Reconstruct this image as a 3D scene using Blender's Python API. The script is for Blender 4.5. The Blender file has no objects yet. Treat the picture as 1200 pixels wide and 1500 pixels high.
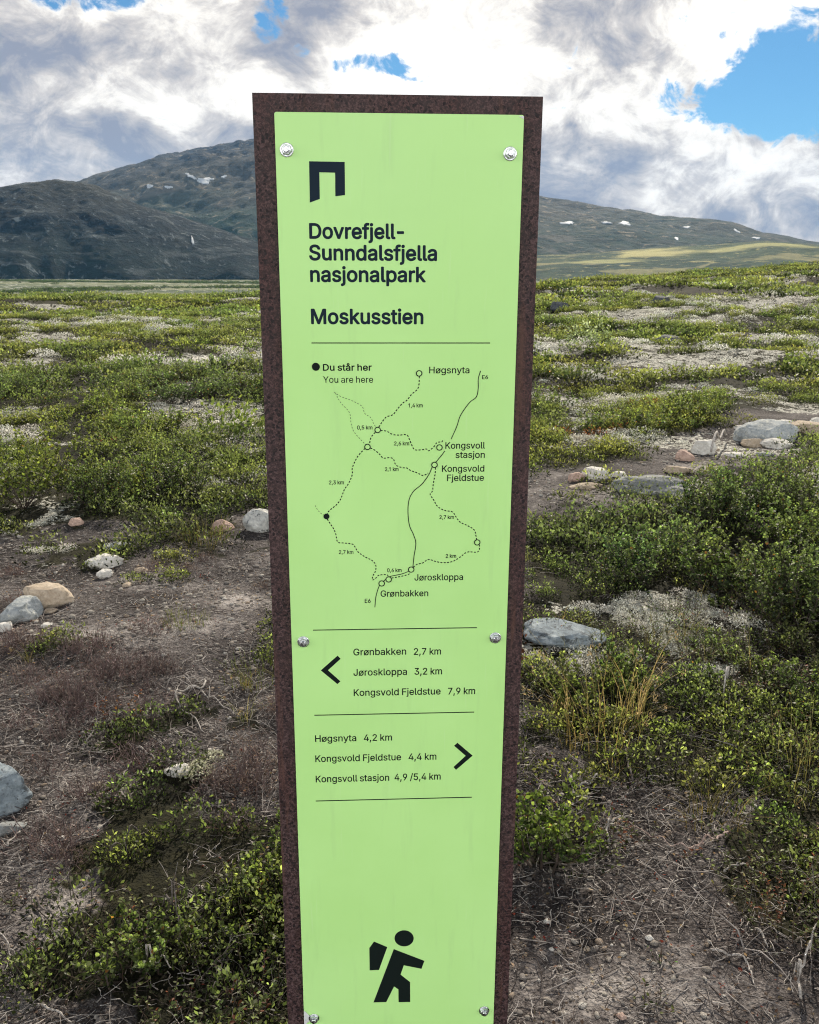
import bpy, math, random
import numpy as np
from mathutils import Vector, Matrix, noise as mnoise

SC = bpy.context.scene
COL = SC.collection
random.seed(7)
RNG = np.random.default_rng(7)

# ------------------------------------------------------------------ camera
F_PX, HORIZON_Y = 1290.0, 400.0          # measured on the 1200 x 1500 photograph
CAM_H = 1.45
PITCH = math.atan((750 - HORIZON_Y) / F_PX)
ROLL = -0.00395
cam_data = bpy.data.cameras.new('camera')
cam = bpy.data.objects.new('camera', cam_data)
COL.objects.link(cam)
cam.location = (0, 0, CAM_H)
cam.rotation_euler = (Matrix.Rotation(math.pi / 2 - PITCH, 3, 'X') @ Matrix.Rotation(-ROLL, 3, 'Z')).to_euler()
cam_data.sensor_fit = 'VERTICAL'
cam_data.sensor_height = 24.0
cam_data.lens = 24.0 * F_PX / 1500.0
cam_data.clip_start = 0.05
cam_data.clip_end = 60000
cam_data.dof.use_dof = True
cam_data.dof.focus_distance = 1.25
cam_data.dof.aperture_fstop = cam_data.lens / 1000 / 0.0011   # a phone's small aperture
SC.camera = cam


def ray(px, py):
    x, y = (px - 600) / F_PX, -(py - 750) / F_PX
    c, s = math.cos(ROLL), math.sin(ROLL)
    x, y = c * x - s * y, s * x + c * y
    cp, sp = math.cos(PITCH), math.sin(PITCH)
    return Vector((x, cp + sp * y, -sp + cp * y))


def project(x, y, z):
    """world -> photograph pixel (numpy arrays)"""
    cp, sp = math.cos(PITCH), math.sin(PITCH)
    z = z - CAM_H
    dep = np.maximum(y * cp - z * sp, 1e-3)
    return 600 + F_PX * x / dep, 750 - F_PX * (y * sp + z * cp) / dep


# ------------------------------------------------------------------ node helper
class NT:
    def __init__(self, tree):
        self.t = tree
        tree.nodes.clear()

    def n(self, typ, props=None, **ins):
        nd = self.t.nodes.new(typ)
        for k, v in (props or {}).items():
            setattr(nd, k, v)
        for k, v in ins.items():
            key = k.replace('_', ' ')
            if key.startswith('i') and key[1:].isdigit():
                sock = nd.inputs[int(key[1:])]
            else:
                sock = nd.inputs[key]
            self.put(sock, v)
        return nd

    def put(self, sock, v):
        if isinstance(v, bpy.types.NodeSocket):
            self.t.links.new(v, sock)
        elif isinstance(v, bpy.types.Node):
            self.t.links.new(v.outputs[0], sock)
        elif isinstance(v, (tuple, list)) and len(v) == 3 and sock.type == 'RGBA':
            sock.default_value = (*v, 1)
        else:
            sock.default_value = v

    def math(self, op, a, b=0.0, clamp=False):
        return self.n('ShaderNodeMath', {'operation': op, 'use_clamp': clamp}, i0=a, i1=b).outputs[0]

    def vmath(self, op, a, b=(0, 0, 0)):
        nd = self.n('ShaderNodeVectorMath', {'operation': op}, i0=a, i1=b)
        return nd.outputs['Value'] if op in ('DISTANCE', 'DOT_PRODUCT', 'LENGTH') else nd.outputs[0]

    def mix(self, f, a, b, blend='MIX'):
        nd = self.t.nodes.new('ShaderNodeMix')
        nd.data_type = 'RGBA'
        nd.blend_type = blend
        self.put(nd.inputs[0], f)
        self.put(nd.inputs[6], a)
        self.put(nd.inputs[7], b)
        return nd.outputs[2]

    def noise(self, vec, scale, detail=4, rough=0.55, dist=0.0, out=0):
        nd = self.n('ShaderNodeTexNoise', None, Vector=vec, Scale=scale, Detail=detail, Roughness=rough, Distortion=dist)
        return nd.outputs[out]

    def rng(self, v, a, b, c=0.0, d=1.0, smooth=True):
        nd = self.n('ShaderNodeMapRange', {'interpolation_type': 'SMOOTHSTEP' if smooth else 'LINEAR'},
                    Value=v, From_Min=a, From_Max=b, To_Min=c, To_Max=d)
        return nd.outputs[0]

    def ramp(self, v, stops):
        nd = self.n('ShaderNodeValToRGB', None, Fac=v)
        cr = nd.color_ramp
        while len(cr.elements) < len(stops):
            cr.elements.new(0.5)
        for e, (p, c) in zip(cr.elements, stops):
            e.position = p
            e.color = (*c, 1)
        return nd.outputs[0]


# ------------------------------------------------------------------ sky and sun
SUN_EL, SUN_AZ = math.radians(34), math.radians(12)      # azimuth to the right of the view axis (+Y)
world = bpy.data.worlds.new('World')
SC.world = world
world.use_nodes = True
world.cycles.sampling_method = 'MANUAL'
world.cycles.sample_map_resolution = 1024
w = NT(world.node_tree)
sky = w.n('ShaderNodeTexSky', {'sky_type': 'NISHITA', 'sun_disc': False, 'sun_elevation': SUN_EL,
                               'sun_rotation': SUN_AZ, 'altitude': 900.0, 'air_density': 1.0, 'dust_density': 0.3,
                               'ozone_density': 2.0})
gen = w.n('ShaderNodeTexCoord').outputs['Generated']
flat = w.vmath('MULTIPLY', gen, (1.0, 1.0, 1.55))
warp = w.noise(flat, 2.6, 3, 0.5, 0, 1)
flatw = w.vmath('ADD', flat, w.vmath('MULTIPLY', w.vmath('SUBTRACT', warp, (0.5, 0.5, 0.5)), (0.16, 0.16, 0.16)))
n_big = w.noise(flatw, 4.2, 9, 0.60, 0.25)
n_fine = w.noise(w.vmath('ADD', flatw, (3.1, 1.7, 0.4)), 13.0, 8, 0.62, 0.4)
n_shade = w.noise(w.vmath('ADD', flatw, (7.7, 2.2, 5.1)), 6.5, 9, 0.60, 0.5)


def blob(px, py, rx, ry, soft=1.0):
    """a soft region of the sky round one direction; 1 inside, 0 outside"""
    d = ray(px, py).normalized()
    right = Vector((d.y, -d.x, 0)).normalized()
    up = right.cross(d)
    a = w.math('DIVIDE', w.vmath('DOT_PRODUCT', flatd, tuple(right)), rx / F_PX)
    b = w.math('DIVIDE', w.vmath('DOT_PRODUCT', flatd, tuple(up)), ry / F_PX)
    front = w.math('GREATER_THAN', w.vmath('DOT_PRODUCT', flatd, tuple(d)), 0.0)
    r2 = w.math('ADD', w.math('MULTIPLY', a, a), w.math('MULTIPLY', b, b))
    return w.math('MULTIPLY', front, w.rng(r2, 0.0, 1.0 + soft, 1.0, 0.0))


# ragged direction, so the cloud edges of the regions are uneven
flatd = w.vmath('ADD', gen, w.vmath('MULTIPLY', w.vmath('SUBTRACT', w.noise(flat, 7.0, 6, 0.6, 0.3, 1), (0.5, 0.5, 0.5)), (0.13, 0.13, 0.10)))


def addup(items):
    tot = None
    for wgt, bl in items:
        v = w.math('MULTIPLY', bl, wgt)
        tot = v if tot is None else w.math('ADD', tot, v)
    return tot


gaps = addup([(0.58, blob(1230, 120, 130, 66)), (0.42, blob(1120, 135, 100, 48)), (0.34, blob(1020, 138, 80, 24)), (0.47, blob(370, 14, 26, 40)), (0.43, blob(424, 66, 24, 16)),
              (0.45, blob(535, 98, 42, 12)), (0.42, blob(140, -4, 70, 26)), (0.3, blob(1190, 40, 70, 30))])
n_sum = w.math('ADD', w.math('MULTIPLY', n_big, 0.65), w.math('MULTIPLY', n_fine, 0.35))
n_edge = w.noise(w.vmath('ADD', flatw, (1.3, 8.2, 2.9)), 21.0, 9, 0.66, 0.6)
cover = w.math('SUBTRACT', w.math('ADD', w.math('ADD', w.math('MULTIPLY', w.math('SUBTRACT', n_sum, 0.5), 1.5), w.math('MULTIPLY', w.math('SUBTRACT', n_edge, 0.5), 1.9)), 0.74), gaps)
mask = w.rng(cover, 0.16, 0.48)
grey = addup([(0.52, blob(40, 110, 150, 70, 1.2)), (0.46, blob(250, 240, 240, 60, 1.2)), (0.30, blob(60, 225, 120, 50)), (-0.35, blob(170, 165, 90, 30)), (-0.4, blob(20, 190, 60, 30)), (-0.3, blob(340, 135, 60, 26)),
              (0.36, blob(890, 62, 150, 70, 1.2)), (0.40, blob(860, 250, 110, 70, 1.2)), (0.20, blob(460, 20, 120, 40)), (0.2, blob(680, 30, 90, 40)),
              (0.24, blob(680, 110, 70, 24)), (0.22, blob(1120, 290, 150, 40)), (0.22, blob(430, 95, 60, 20)),
              (-0.6, blob(610, 80, 130, 70, 1.2)), (-0.35, blob(950, 170, 130, 50)), (-0.3, blob(160, 30, 120, 40)),
              (-0.3, blob(1030, 110, 80, 50)), (-0.3, blob(880, 200, 60, 40)), (-0.3, blob(330, 180, 90, 34)), (-0.25, blob(1120, 240, 160, 26))])
shade_v = w.math('ADD', w.math('ADD', w.math('MULTIPLY', w.math('SUBTRACT', n_shade, 0.48), 2.7), grey),
                 w.math('MULTIPLY', w.math('ADD', w.math('SUBTRACT', n_fine, 0.5), w.math('MULTIPLY', w.math('SUBTRACT', n_edge, 0.5), 1.1)), 1.7))
cloud = w.ramp(w.rng(shade_v, -0.45, 0.75, smooth=False),
               [(0.0, (1.15, 1.11, 1.05)), (0.28, (0.98, 0.925, 0.845)), (0.52, (0.66, 0.615, 0.58)), (0.74, (0.45, 0.435, 0.45)), (1.0, (0.29, 0.305, 0.37))])
# unseen sky behind the viewer, brightened to fill the sign's front
behind = w.rng(w.n('ShaderNodeSeparateXYZ', None, Vector=gen).outputs[1], 0.15, -0.25)
CLOUD_GAIN = 8.2
cloud = w.mix(behind, cloud, (3.40, 3.34, 3.16))
# unseen sky overhead, darkened to cut the fill light on the ground
overhead = w.rng(w.n('ShaderNodeSeparateXYZ', None, Vector=gen).outputs[2], 0.28, 0.52)
cloud = w.mix(overhead, cloud, (0.20, 0.21, 0.235))
cloud = w.vmath('SCALE', cloud)
cloud.node.inputs['Scale'].default_value = CLOUD_GAIN
blue = w.mix(1.0, sky.outputs[0], (0.27, 0.50, 0.62), 'MULTIPLY')
col = w.mix(mask, blue, cloud)
bg = w.n('ShaderNodeBackground', None, Color=col, Strength=0.1)
w.t.links.new(bg.outputs[0], w.n('ShaderNodeOutputWorld').inputs['Surface'])

sun_data = bpy.data.lights.new('sun', 'SUN')
sun_data.energy = 5.0
sun_data.angle = math.radians(2.5)
sun_data.color = (1.0, 0.90, 0.75)
sun = bpy.data.objects.new('sun', sun_data)
COL.objects.link(sun)
sun_dir = Vector((math.sin(SUN_AZ) * math.cos(SUN_EL), math.cos(SUN_AZ) * math.cos(SUN_EL), math.sin(SUN_EL)))
sun.rotation_euler = sun_dir.to_track_quat('Z', 'Y').to_euler()
sun.location = sun_dir * 50

vs = SC.view_settings
vs.view_transform = 'Standard'
vs.look = 'None'
vs.exposure = 0.48
vs.gamma = 1.0
SC.render.film_transparent = False
SC.cycles.use_denoising = True
SC.cycles.denoiser = 'OPENIMAGEDENOISE'
SC.cycles.denoising_input_passes = 'RGB_ALBEDO_NORMAL'
SC.cycles.denoising_prefilter = 'NONE'
SC.cycles.filter_width = 1.1
SC.cycles.sample_clamp_indirect = 4.0
SC.cycles.max_bounces = 6
SC.cycles.volume_bounces = 0


# ------------------------------------------------------------------ mesh helpers
def raw_mesh(name, V, quads, tris=None, colors=None, smooth=False):
    """numpy arrays -> mesh; colors is per-vertex RGBA"""
    me = bpy.data.meshes.new(name)
    V = np.asarray(V, np.float32)
    parts, starts, pos = [], [], 0
    for arr, k in ((quads, 4), (tris, 3)):
        if arr is not None and len(arr):
            arr = np.asarray(arr, np.int32)
            parts.append(arr.ravel())
            starts.append(pos + np.arange(len(arr), dtype=np.int32) * k)
            pos += arr.size
    loops = np.concatenate(parts)
    starts = np.concatenate(starts)
    me.vertices.add(len(V))
    me.vertices.foreach_set('co', V.ravel())
    me.loops.add(len(loops))
    me.loops.foreach_set('vertex_index', loops)
    me.polygons.add(len(starts))
    me.polygons.foreach_set('loop_start', starts)
    if smooth:
        me.polygons.foreach_set('use_smooth', np.ones(len(starts), bool))
    me.update(calc_edges=True)
    if colors is not None:
        at = me.color_attributes.new('tint', 'FLOAT_COLOR', 'POINT')
        at.data.foreach_set('color', np.asarray(colors, np.float32).ravel())
    return me


def link(name, me, mat=None, parent=None, loc=None):
    o = bpy.data.objects.new(name, me)
    COL.objects.link(o)
    if mat:
        me.materials.append(mat)
    if parent:
        o.parent = parent
    if loc:
        o.location = loc
    return o


def tag(o, label=None, cat=None, group=None, kind=None):
    if label:
        o['label'] = label
    if cat:
        o['category'] = cat
    if group:
        o['group'] = group
    if kind:
        o['kind'] = kind
    return o


def empty(name, loc=(0, 0, 0)):
    o = bpy.data.objects.new(name, None)
    COL.objects.link(o)
    o.location = loc
    return o


def material(name, rough=0.8, spec=0.3):
    m = bpy.data.materials.new(name)
    m.use_nodes = True
    t = NT(m.node_tree)
    b = t.n('ShaderNodeBsdfPrincipled', None, Roughness=rough)
    b.inputs['Specular IOR Level'].default_value = spec
    t.t.links.new(b.outputs[0], t.n('ShaderNodeOutputMaterial').inputs['Surface'])
    return m, t, b


# ------------------------------------------------------------------ value noise on arrays
def _hash(ix, iy, seed):
    h = (ix.astype(np.int64) * 374761393 + iy.astype(np.int64) * 668265263 + seed * 974634721) & 0xFFFFFFFF
    h = ((h ^ (h >> 13)) * 1274126177) & 0xFFFFFFFF
    return ((h ^ (h >> 16)) & 0xFFFF) / 65535.0


def vnoise(x, y, seed=0):
    ix, iy = np.floor(x), np.floor(y)
    fx, fy = x - ix, y - iy
    fx, fy = fx * fx * (3 - 2 * fx), fy * fy * (3 - 2 * fy)
    a, b = _hash(ix, iy, seed), _hash(ix + 1, iy, seed)
    c, d = _hash(ix, iy + 1, seed), _hash(ix + 1, iy + 1, seed)
    return (a * (1 - fx) + b * fx) * (1 - fy) + (c * (1 - fx) + d * fx) * fy


def fbm(x, y, octaves=5, seed=0, gain=0.5):
    tot, amp, nrm = 0, 1.0, 0
    for i in range(octaves):
        tot = tot + amp * vnoise(x * 2 ** i + 17.3 * i, y * 2 ** i - 9.1 * i, seed + i)
        nrm += amp
        amp *= gain
    return tot / nrm


def sstep(a, b, x):
    t = np.clip((x - a) / (b - a), 0, 1)
    return t * t * (3 - 2 * t)

# ------------------------------------------------------------------ the lie of the land
def height(x, y):
    x = np.asarray(x, float)
    y = np.asarray(y, float)
    d = np.hypot(x, y)
    z = (fbm(x * 0.9, y * 0.9, 4, 3) - 0.5) * 0.10 * sstep(0.6, 3, d)
    z += (fbm(x * 5, y * 5, 4, 8) - 0.5) * 0.035
    hum = fbm(x * 0.45 + 3.2, y * 0.45, 4, 21)
    z += (hum - 0.5) * 0.50 * sstep(5, 14, d)
    z += (fbm(x * 0.11, y * 0.11, 3, 33) - 0.5) * 1.1 * sstep(18, 45, d)
    z += (fbm(x * 0.045 + 2, y * 0.045, 3, 34) - 0.5) * 1.6 * sstep(28, 50, d)
    # the knoll on the right, the brink of the plateau on the left and the valley beyond
    az = x / np.maximum(y, 1.0)
    z -= 0.012 * np.maximum(d - 16, 0) * np.clip(0.5 - az * 2.0, 0, 1) * sstep(200, 60, d)
    edge = np.clip(56 + 60 * az + 8 * (fbm(x * 0.05, y * 0.05, 3, 5) - 0.5), 40, 120)
    knoll = sstep(0.02, 0.62, az) * 1.7 * sstep(18, 75, d)
    knoll += sstep(0.05, 0.25, az) * 0.55 * sstep(14, 50, d)
    z += np.where(y > 0, knoll, 0)
    drop = sstep(0, 1, (d - edge) / 500)
    z -= drop * (16.5 + np.where(y > 0, knoll, 0))
    z += (fbm(x * 0.004, y * 0.004, 4, 11) - 0.5) * 5.0 * sstep(500, 1500, d)
    return z


def ground_at(px, py):
    """the point of the ground seen at a pixel of the photograph"""
    d = ray(px, py)
    t = CAM_H / max(-d.z, 1e-3)
    for _ in range(30):
        p = Vector((0, 0, CAM_H)) + d * t
        h = float(height(p.x, p.y))
        t += (p.z - h) / max(-d.z, 0.02) * 0.7
    p = Vector((0, 0, CAM_H)) + d * t
    p.z = float(height(p.x, p.y))
    return p


# ------------------------------------------------------------------ where soil, lichen and shrubs lie
# outlines noted as pixels of the photograph on the flat ground; they become patches of ground
def inside(px, py, poly):
    r = np.zeros(px.shape, bool)
    n = len(poly)
    for i in range(n):
        (x1, y1), (x2, y2) = poly[i], poly[(i + 1) % n]
        if y1 == y2:
            continue
        c = ((y1 > py) != (y2 > py)) & (px < (x2 - x1) * (py - y1) / (y2 - y1) + x1)
        r ^= c
    return r


SOIL = [[(-900, 800), (60, 780), (150, 795), (330, 775), (430, 775), (700, 690), (830, 680), (930, 668), (1000, 640), (1060, 604), (1700, 575), (1700, 640),
         (1190, 660), (1060, 692), (1020, 738), (960, 742), (860, 748), (770, 770), (760, 850), (600, 930), (420, 1000), (425, 1085), (380, 1105), (300, 1095), (190, 1115),
         (130, 1180), (100, 1250), (110, 1320), (60, 1420), (100, 1500), (90, 1800), (-900, 1800)],
        [(620, 1290), (760, 1285), (850, 1270), (900, 1230), (1000, 1165), (1120, 1180), (1150, 1260), (1115, 1350), (1150, 1420), (1230, 1480), (1300, 1900), (500, 1900)],
        [(420, 1000), (770, 930), (765, 1010), (760, 1120), (900, 1110), (960, 1140), (900, 1200), (770, 1200), (430, 1130)]]
LICHEN = [(820, 515, 60, 13), (930, 512, 130, 9), (1010, 482, 100, 6), (1110, 466, 90, 5), (1130, 416, 90, 5), (900, 545, 120, 9), (1020, 575, 100, 11),
          (880, 582, 60, 12), (810, 567, 45, 9), (850, 603, 60, 12), (830, 658, 45, 8), (960, 895, 90, 40), (1060, 925, 130, 24), (835, 888, 60, 24), (1185, 700, 40, 26),
          (1120, 500, 60, 7), (1000, 530, 90, 9), (820, 470, 30, 5), (930, 440, 40, 4),
          (290, 522, 120, 8), (30, 602, 60, 9), (335, 612, 62, 20), (290, 624, 44, 13), (180, 692, 64, 11), (270, 694, 54, 11), (345, 660, 44, 11), (70, 764, 70, 11),
          (30, 532, 60, 7), (360, 508, 44, 5), (120, 500, 60, 4), (330, 490, 30, 4), (220, 672, 50, 9), (100, 645, 40, 6), (240, 480, 50, 5), (80, 470, 40, 4), (360, 560, 40, 8), (150, 575, 40, 5), (60, 640, 50, 8), (300, 720, 50, 9), (390, 700, 30, 10), (20, 700, 30, 8)]
BIRCH = [[(762, 828), (1000, 826), (1060, 800), (1400, 795), (1450, 925), (1150, 905), (1060, 890), (1000, 878), (930, 862), (850, 875), (762, 875)],
         [(-300, 575), (400, 570), (400, 590), (230, 596), (-300, 596)],
         [(120, 745), (360, 740), (360, 712), (240, 716), (130, 722)],
         [(1050, 770), (1140, 765), (1130, 720), (1060, 730)]]
LOW = [[(980, 915), (1060, 905), (1400, 930), (1400, 1010), (1010, 1015)],
       [(1010, 1010), (1250, 960), (1400, 1150), (1200, 1150), (1080, 1125), (1010, 1095)],
       [(425, 1095), (330, 1130), (240, 1180), (190, 1270), (135, 1345), (112, 1500), (112, 1850), (480, 1850), (440, 1150)],
       [(745, 1205), (840, 1212), (875, 1235), (845, 1268), (745, 1290)],
       [(762, 960), (840, 945), (960, 960), (1010, 1010), (1000, 1090), (900, 1110), (765, 1105)],
       [(1140, 1290), (1190, 1270), (1400, 1250), (1500, 1500), (1190, 1470), (1150, 1400)]]
DEADH = [[(10, 1010), (110, 965), (180, 935), (250, 965), (270, 1010), (235, 1065), (100, 1085), (10, 1070)]]
RED = [(930, 600, 60, 10), (800, 905, 40, 16), (880, 640, 50, 7), (180, 640, 40, 6), (1180, 730, 30, 14), (300, 560, 40, 5)]


SAND = [(250, 935, 130, 26), (140, 1150, 80, 45), (330, 880, 80, 22), (840, 1450, 130, 60), (80, 1330, 60, 60), (200, 850, 60, 15), (840, 720, 60, 10), (1060, 690, 60, 14), (120, 940, 80, 16)]


def masks(x, y):
    """soil, lichen, birch, low shrub, dead heather, red: 0..1 at points of the ground"""
    x = np.asarray(x, float)
    y = np.asarray(y, float)
    px, py = project(x, np.maximum(y, 0.35), np.zeros_like(x))
    dep = np.maximum(y, 0.5)
    wob = F_PX / np.hypot(dep, 0.6)                              # pixels per metre
    wx = (fbm(x * 2.2, y * 2.2, 4, 50) - 0.5) * 2
    wy = (fbm(x * 2.2 + 40, y * 2.2, 4, 51) - 0.5) * 2
    wx += (fbm(x * 9, y * 9, 3, 52) - 0.5) * 0.5
    wy += (fbm(x * 9 + 11, y * 9, 3, 53) - 0.5) * 0.5
    sx = px + wx * wob * 0.32
    sy = py + wy * wob * 0.32 * np.clip((py - 395) / 500, 0.02, 1)
    near = (y > 0.36) & (py > 402)

    def polys(ps):
        r = np.zeros(x.shape)
        for p in ps:
            r = np.maximum(r, inside(sx, sy, p) * 1.0)
        return r * near

    def ells(es):
        r = np.zeros(x.shape)
        for cx, cy, rx, ry in es:
            q = ((sx - cx) / rx) ** 2 + ((sy - cy) / ry) ** 2
            r = np.maximum(r, np.exp(-q * 0.8))
        return r * near
    soil = polys(SOIL)
    soil = np.where(y <= 0.36, 1.0, soil)
    lich = ells(LICHEN)
    far_l = sstep(0.525, 0.60, fbm(x * 0.45 + 7, y * 0.9, 5, 60)) * sstep(4.8, 7, np.hypot(x, y)) * 0.9
    lich = np.maximum(lich, far_l)
    return soil, lich, polys(BIRCH), polys(LOW), polys(DEADH), ells(RED)


# ------------------------------------------------------------------ ground sheet
def polar_sheet():
    rs = [0.25]
    while rs[-1] < 12:
        rs.append(rs[-1] * 1.0075 + 0.002)
    while rs[-1] < 10400:
        rs.append(rs[-1] * 1.014)
    rs = np.array(rs)
    az = np.concatenate([np.arange(-38, 38, 0.26), np.arange(38, 322, 2.6)])
    az = np.radians(az)
    R, A = np.meshgrid(rs, az, indexing='ij')
    X, Y = R * np.sin(A), R * np.cos(A)
    Z = height(X.ravel(), Y.ravel()).reshape(X.shape)
    n, m = X.shape
    i, j = np.meshgrid(np.arange(n - 1), np.arange(m), indexing='ij')
    j2 = (j + 1) % m
    q = np.stack([i * m + j, i * m + j2, (i + 1) * m + j2, (i + 1) * m + j], -1).reshape(-1, 4)[:, ::-1]
    V = np.stack([X, Y, Z], -1).reshape(-1, 3)
    c0 = len(V)
    V = np.vstack([V, [[0, 0, float(height(0, 0))]]])
    jj = np.arange(m)
    tris = np.stack([np.full(m, c0), (jj + 1) % m, jj], -1)
    so, li, bi, lo, dh, rd = masks(V[:, 0], V[:, 1])
    # paler worn sand on the trodden spots
    px, py = project(V[:, 0], np.maximum(V[:, 1], 0.35), np.zeros(len(V)))
    sand = np.zeros(len(V))
    for cx, cy, rx, ry in SAND:
        sand = np.maximum(sand, np.exp(-((px - cx) / rx) ** 2 - ((py - cy) / ry) ** 2) * (V[:, 1] > 0.36))
    return V, q, tris, np.stack([so, li, np.maximum(bi, lo), sand], -1), dh


V, q, tr, cols, dh = polar_sheet()
me = raw_mesh('ground', V, q, tr, cols, smooth=True)
m, t, b = material('ground', 0.95, 0.15)
pos = t.n('ShaderNodeNewGeometry').outputs['Position']
att_n = t.n('ShaderNodeAttribute', {'attribute_name': 'tint'})
att = att_n.outputs['Color']
sep = t.n('ShaderNodeSeparateColor', None, Color=att)
soilm, lichm, shrubm = sep.outputs[0], sep.outputs[1], sep.outputs[2]
n1 = t.noise(pos, 2.2, 7, 0.66, 0.4)
n2 = t.noise(pos, 40.0, 5, 0.65)
n3 = t.noise(pos, 190.0, 3, 0.6)
vor = t.n('ShaderNodeTexVoronoi', None, Vector=pos, Scale=90.0)
soil = t.ramp(t.math('ADD', t.math('MULTIPLY', att_n.outputs['Alpha'], 0.13), t.math('ADD', t.math('MULTIPLY', n1, 0.62), t.math('MULTIPLY', n2, 0.38))),
              [(0.33, (0.011, 0.0098, 0.0098)), (0.46, (0.042, 0.0365, 0.0365)), (0.57, (0.130, 0.116, 0.113)), (0.70, (0.39, 0.36, 0.34))])
speck = t.rng(n3, 0.57, 0.66)
soil = t.mix(t.math('MULTIPLY', speck, 0.6), soil, (0.36, 0.33, 0.31))
dark = t.rng(n3, 0.47, 0.36)
soil = t.mix(t.math('MULTIPLY', dark, 0.7), soil, (0.018, 0.015, 0.014))
mott = t.noise(pos, 1.3, 5, 0.6)
heath = t.ramp(t.math('ADD', t.math('MULTIPLY', mott, 0.55), t.math('MULTIPLY', n2, 0.45)),
               [(0.30, (0.006, 0.006, 0.005)), (0.48, (0.014, 0.014, 0.008)), (0.60, (0.034, 0.032, 0.016)), (0.72, (0.09, 0.078, 0.045))])
# beyond the brink: pale sedge flats and darker willow streaks on the valley floor
far = t.vmath('MULTIPLY', pos, (0.004, 0.0011, 0.0))
nf = t.noise(t.vmath('MULTIPLY', pos, (0.0028, 0.0042, 0.0)), 1.0, 8, 0.68, 0.8)
valley = t.ramp(nf, [(0.38, (0.018, 0.038, 0.020)), (0.47, (0.055, 0.080, 0.036)), (0.54, (0.125, 0.145, 0.072)), (0.64, (0.21, 0.21, 0.12))])
dist = t.vmath('LENGTH', pos)
heath = t.mix(t.rng(dist, 110.0, 420.0), heath, valley)
lichc = t.mix(t.rng(n2, 0.35, 0.65), (0.12, 0.117, 0.10), (0.64, 0.63, 0.56))
base = t.mix(soilm, heath, soil)
n5 = t.noise(pos, 7.0, 6, 0.68, 0.5)
lf = t.rng(t.math('ADD', t.math('MULTIPLY', lichm, 0.8), t.math('ADD', t.math('MULTIPLY', t.math('SUBTRACT', n5, 0.5), 2.6), t.math('MULTIPLY', t.math('SUBTRACT', n2, 0.5), 1.6))), 0.60, 0.76)
base = t.mix(lf, base, lichc)
t.put(b.inputs['Base Color'], base)
hgt = t.math('ADD', t.math('MULTIPLY', n2, 0.6), t.math('ADD', t.math('MULTIPLY', n3, 0.35), t.math('MULTIPLY', vor.outputs['Distance'], 0.25)))
bump = t.n('ShaderNodeBump', None, Strength=0.9, Distance=0.02, Height=hgt)
t.put(b.inputs['Normal'], bump.outputs[0])
tag(link('ground', me, m), kind='structure')


# ------------------------------------------------------------------ mountains
def crest_at(az, pts):
    """pts: photograph pixels of a skyline -> elevation tangent per azimuth tangent"""
    us, es = [], []
    for px, py in pts:
        d = ray(px, py)
        us.append(math.atan2(d.x, d.y))
        es.append(d.z / math.hypot(d.x, d.y))
    return np.interp(az, us, es)


def mountain(name, pts, d_foot, d_crest, z_foot, seed, rough, a0, a1, mat, crag=0.0, power=1.0, nr=170, na=420):
    az = np.linspace(math.radians(a0), math.radians(a1), na)
    tt = np.concatenate([np.linspace(0, 1, nr), np.linspace(1, 2.0, 40)[1:]])
    A, T = np.meshgrid(az, tt)
    k = np.ones(9) / 9.0
    cr = crest_at(az, pts)
    cr = np.convolve(np.pad(cr, 4, 'edge'), k, 'valid')
    foot_d = d_foot * (1 + 0.10 * (fbm(az * 9, az * 0 + seed, 4, seed) - 0.5))
    crest_d = d_crest * (1 + 0.12 * (fbm(az * 5 + 9, az * 0 + seed, 3, seed + 3) - 0.5))
    D = np.where(T <= 1, foot_d + (crest_d - foot_d) * T, crest_d + (T - 1) * d_crest * 0.5)
    crest_z = cr * crest_d + CAM_H
    up = np.where(T <= 1, np.sin(np.clip(T, 0, 1) * math.pi / 2) ** power, 1 - 0.9 * (T - 1) ** 2)
    Z = z_foot + (crest_z[None, :] - z_foot) * up
    X, Y = D * np.sin(A), D * np.cos(A)
    bell = np.sin(np.clip(T, 0, 1) * math.pi) ** 0.7 * (T <= 1)
    span = (crest_z[None, :] - z_foot)
    Z += (fbm(X * 0.0011 * rough, Y * 0.0011 * rough, 6, seed, 0.55) - 0.5) * span * 0.30 * bell
    if crag:
        ridge = 1 - np.abs(fbm(X * 0.0065, Y * 0.005, 6, seed + 40, 0.55) - 0.5) * 2
        Z += (ridge - 0.8) * span * crag * bell
    Z += (fbm(X * 0.01, Y * 0.01, 4, seed + 9) - 0.5) * span * 0.012
    n, mm = X.shape
    i, j = np.meshgrid(np.arange(n - 1), np.arange(mm - 1), indexing='ij')
    q = np.stack([i * mm + j, i * mm + j + 1, (i + 1) * mm + j + 1, (i + 1) * mm + j], -1).reshape(-1, 4)
    V = np.stack([X, Y, Z], -1).reshape(-1, 3)
    me = raw_mesh(name, V, q, None, None, smooth=True)
    o = link(name, me, mat)
    tag(o, kind='structure')
    return o, (az, tt, X, Y, Z)


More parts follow.
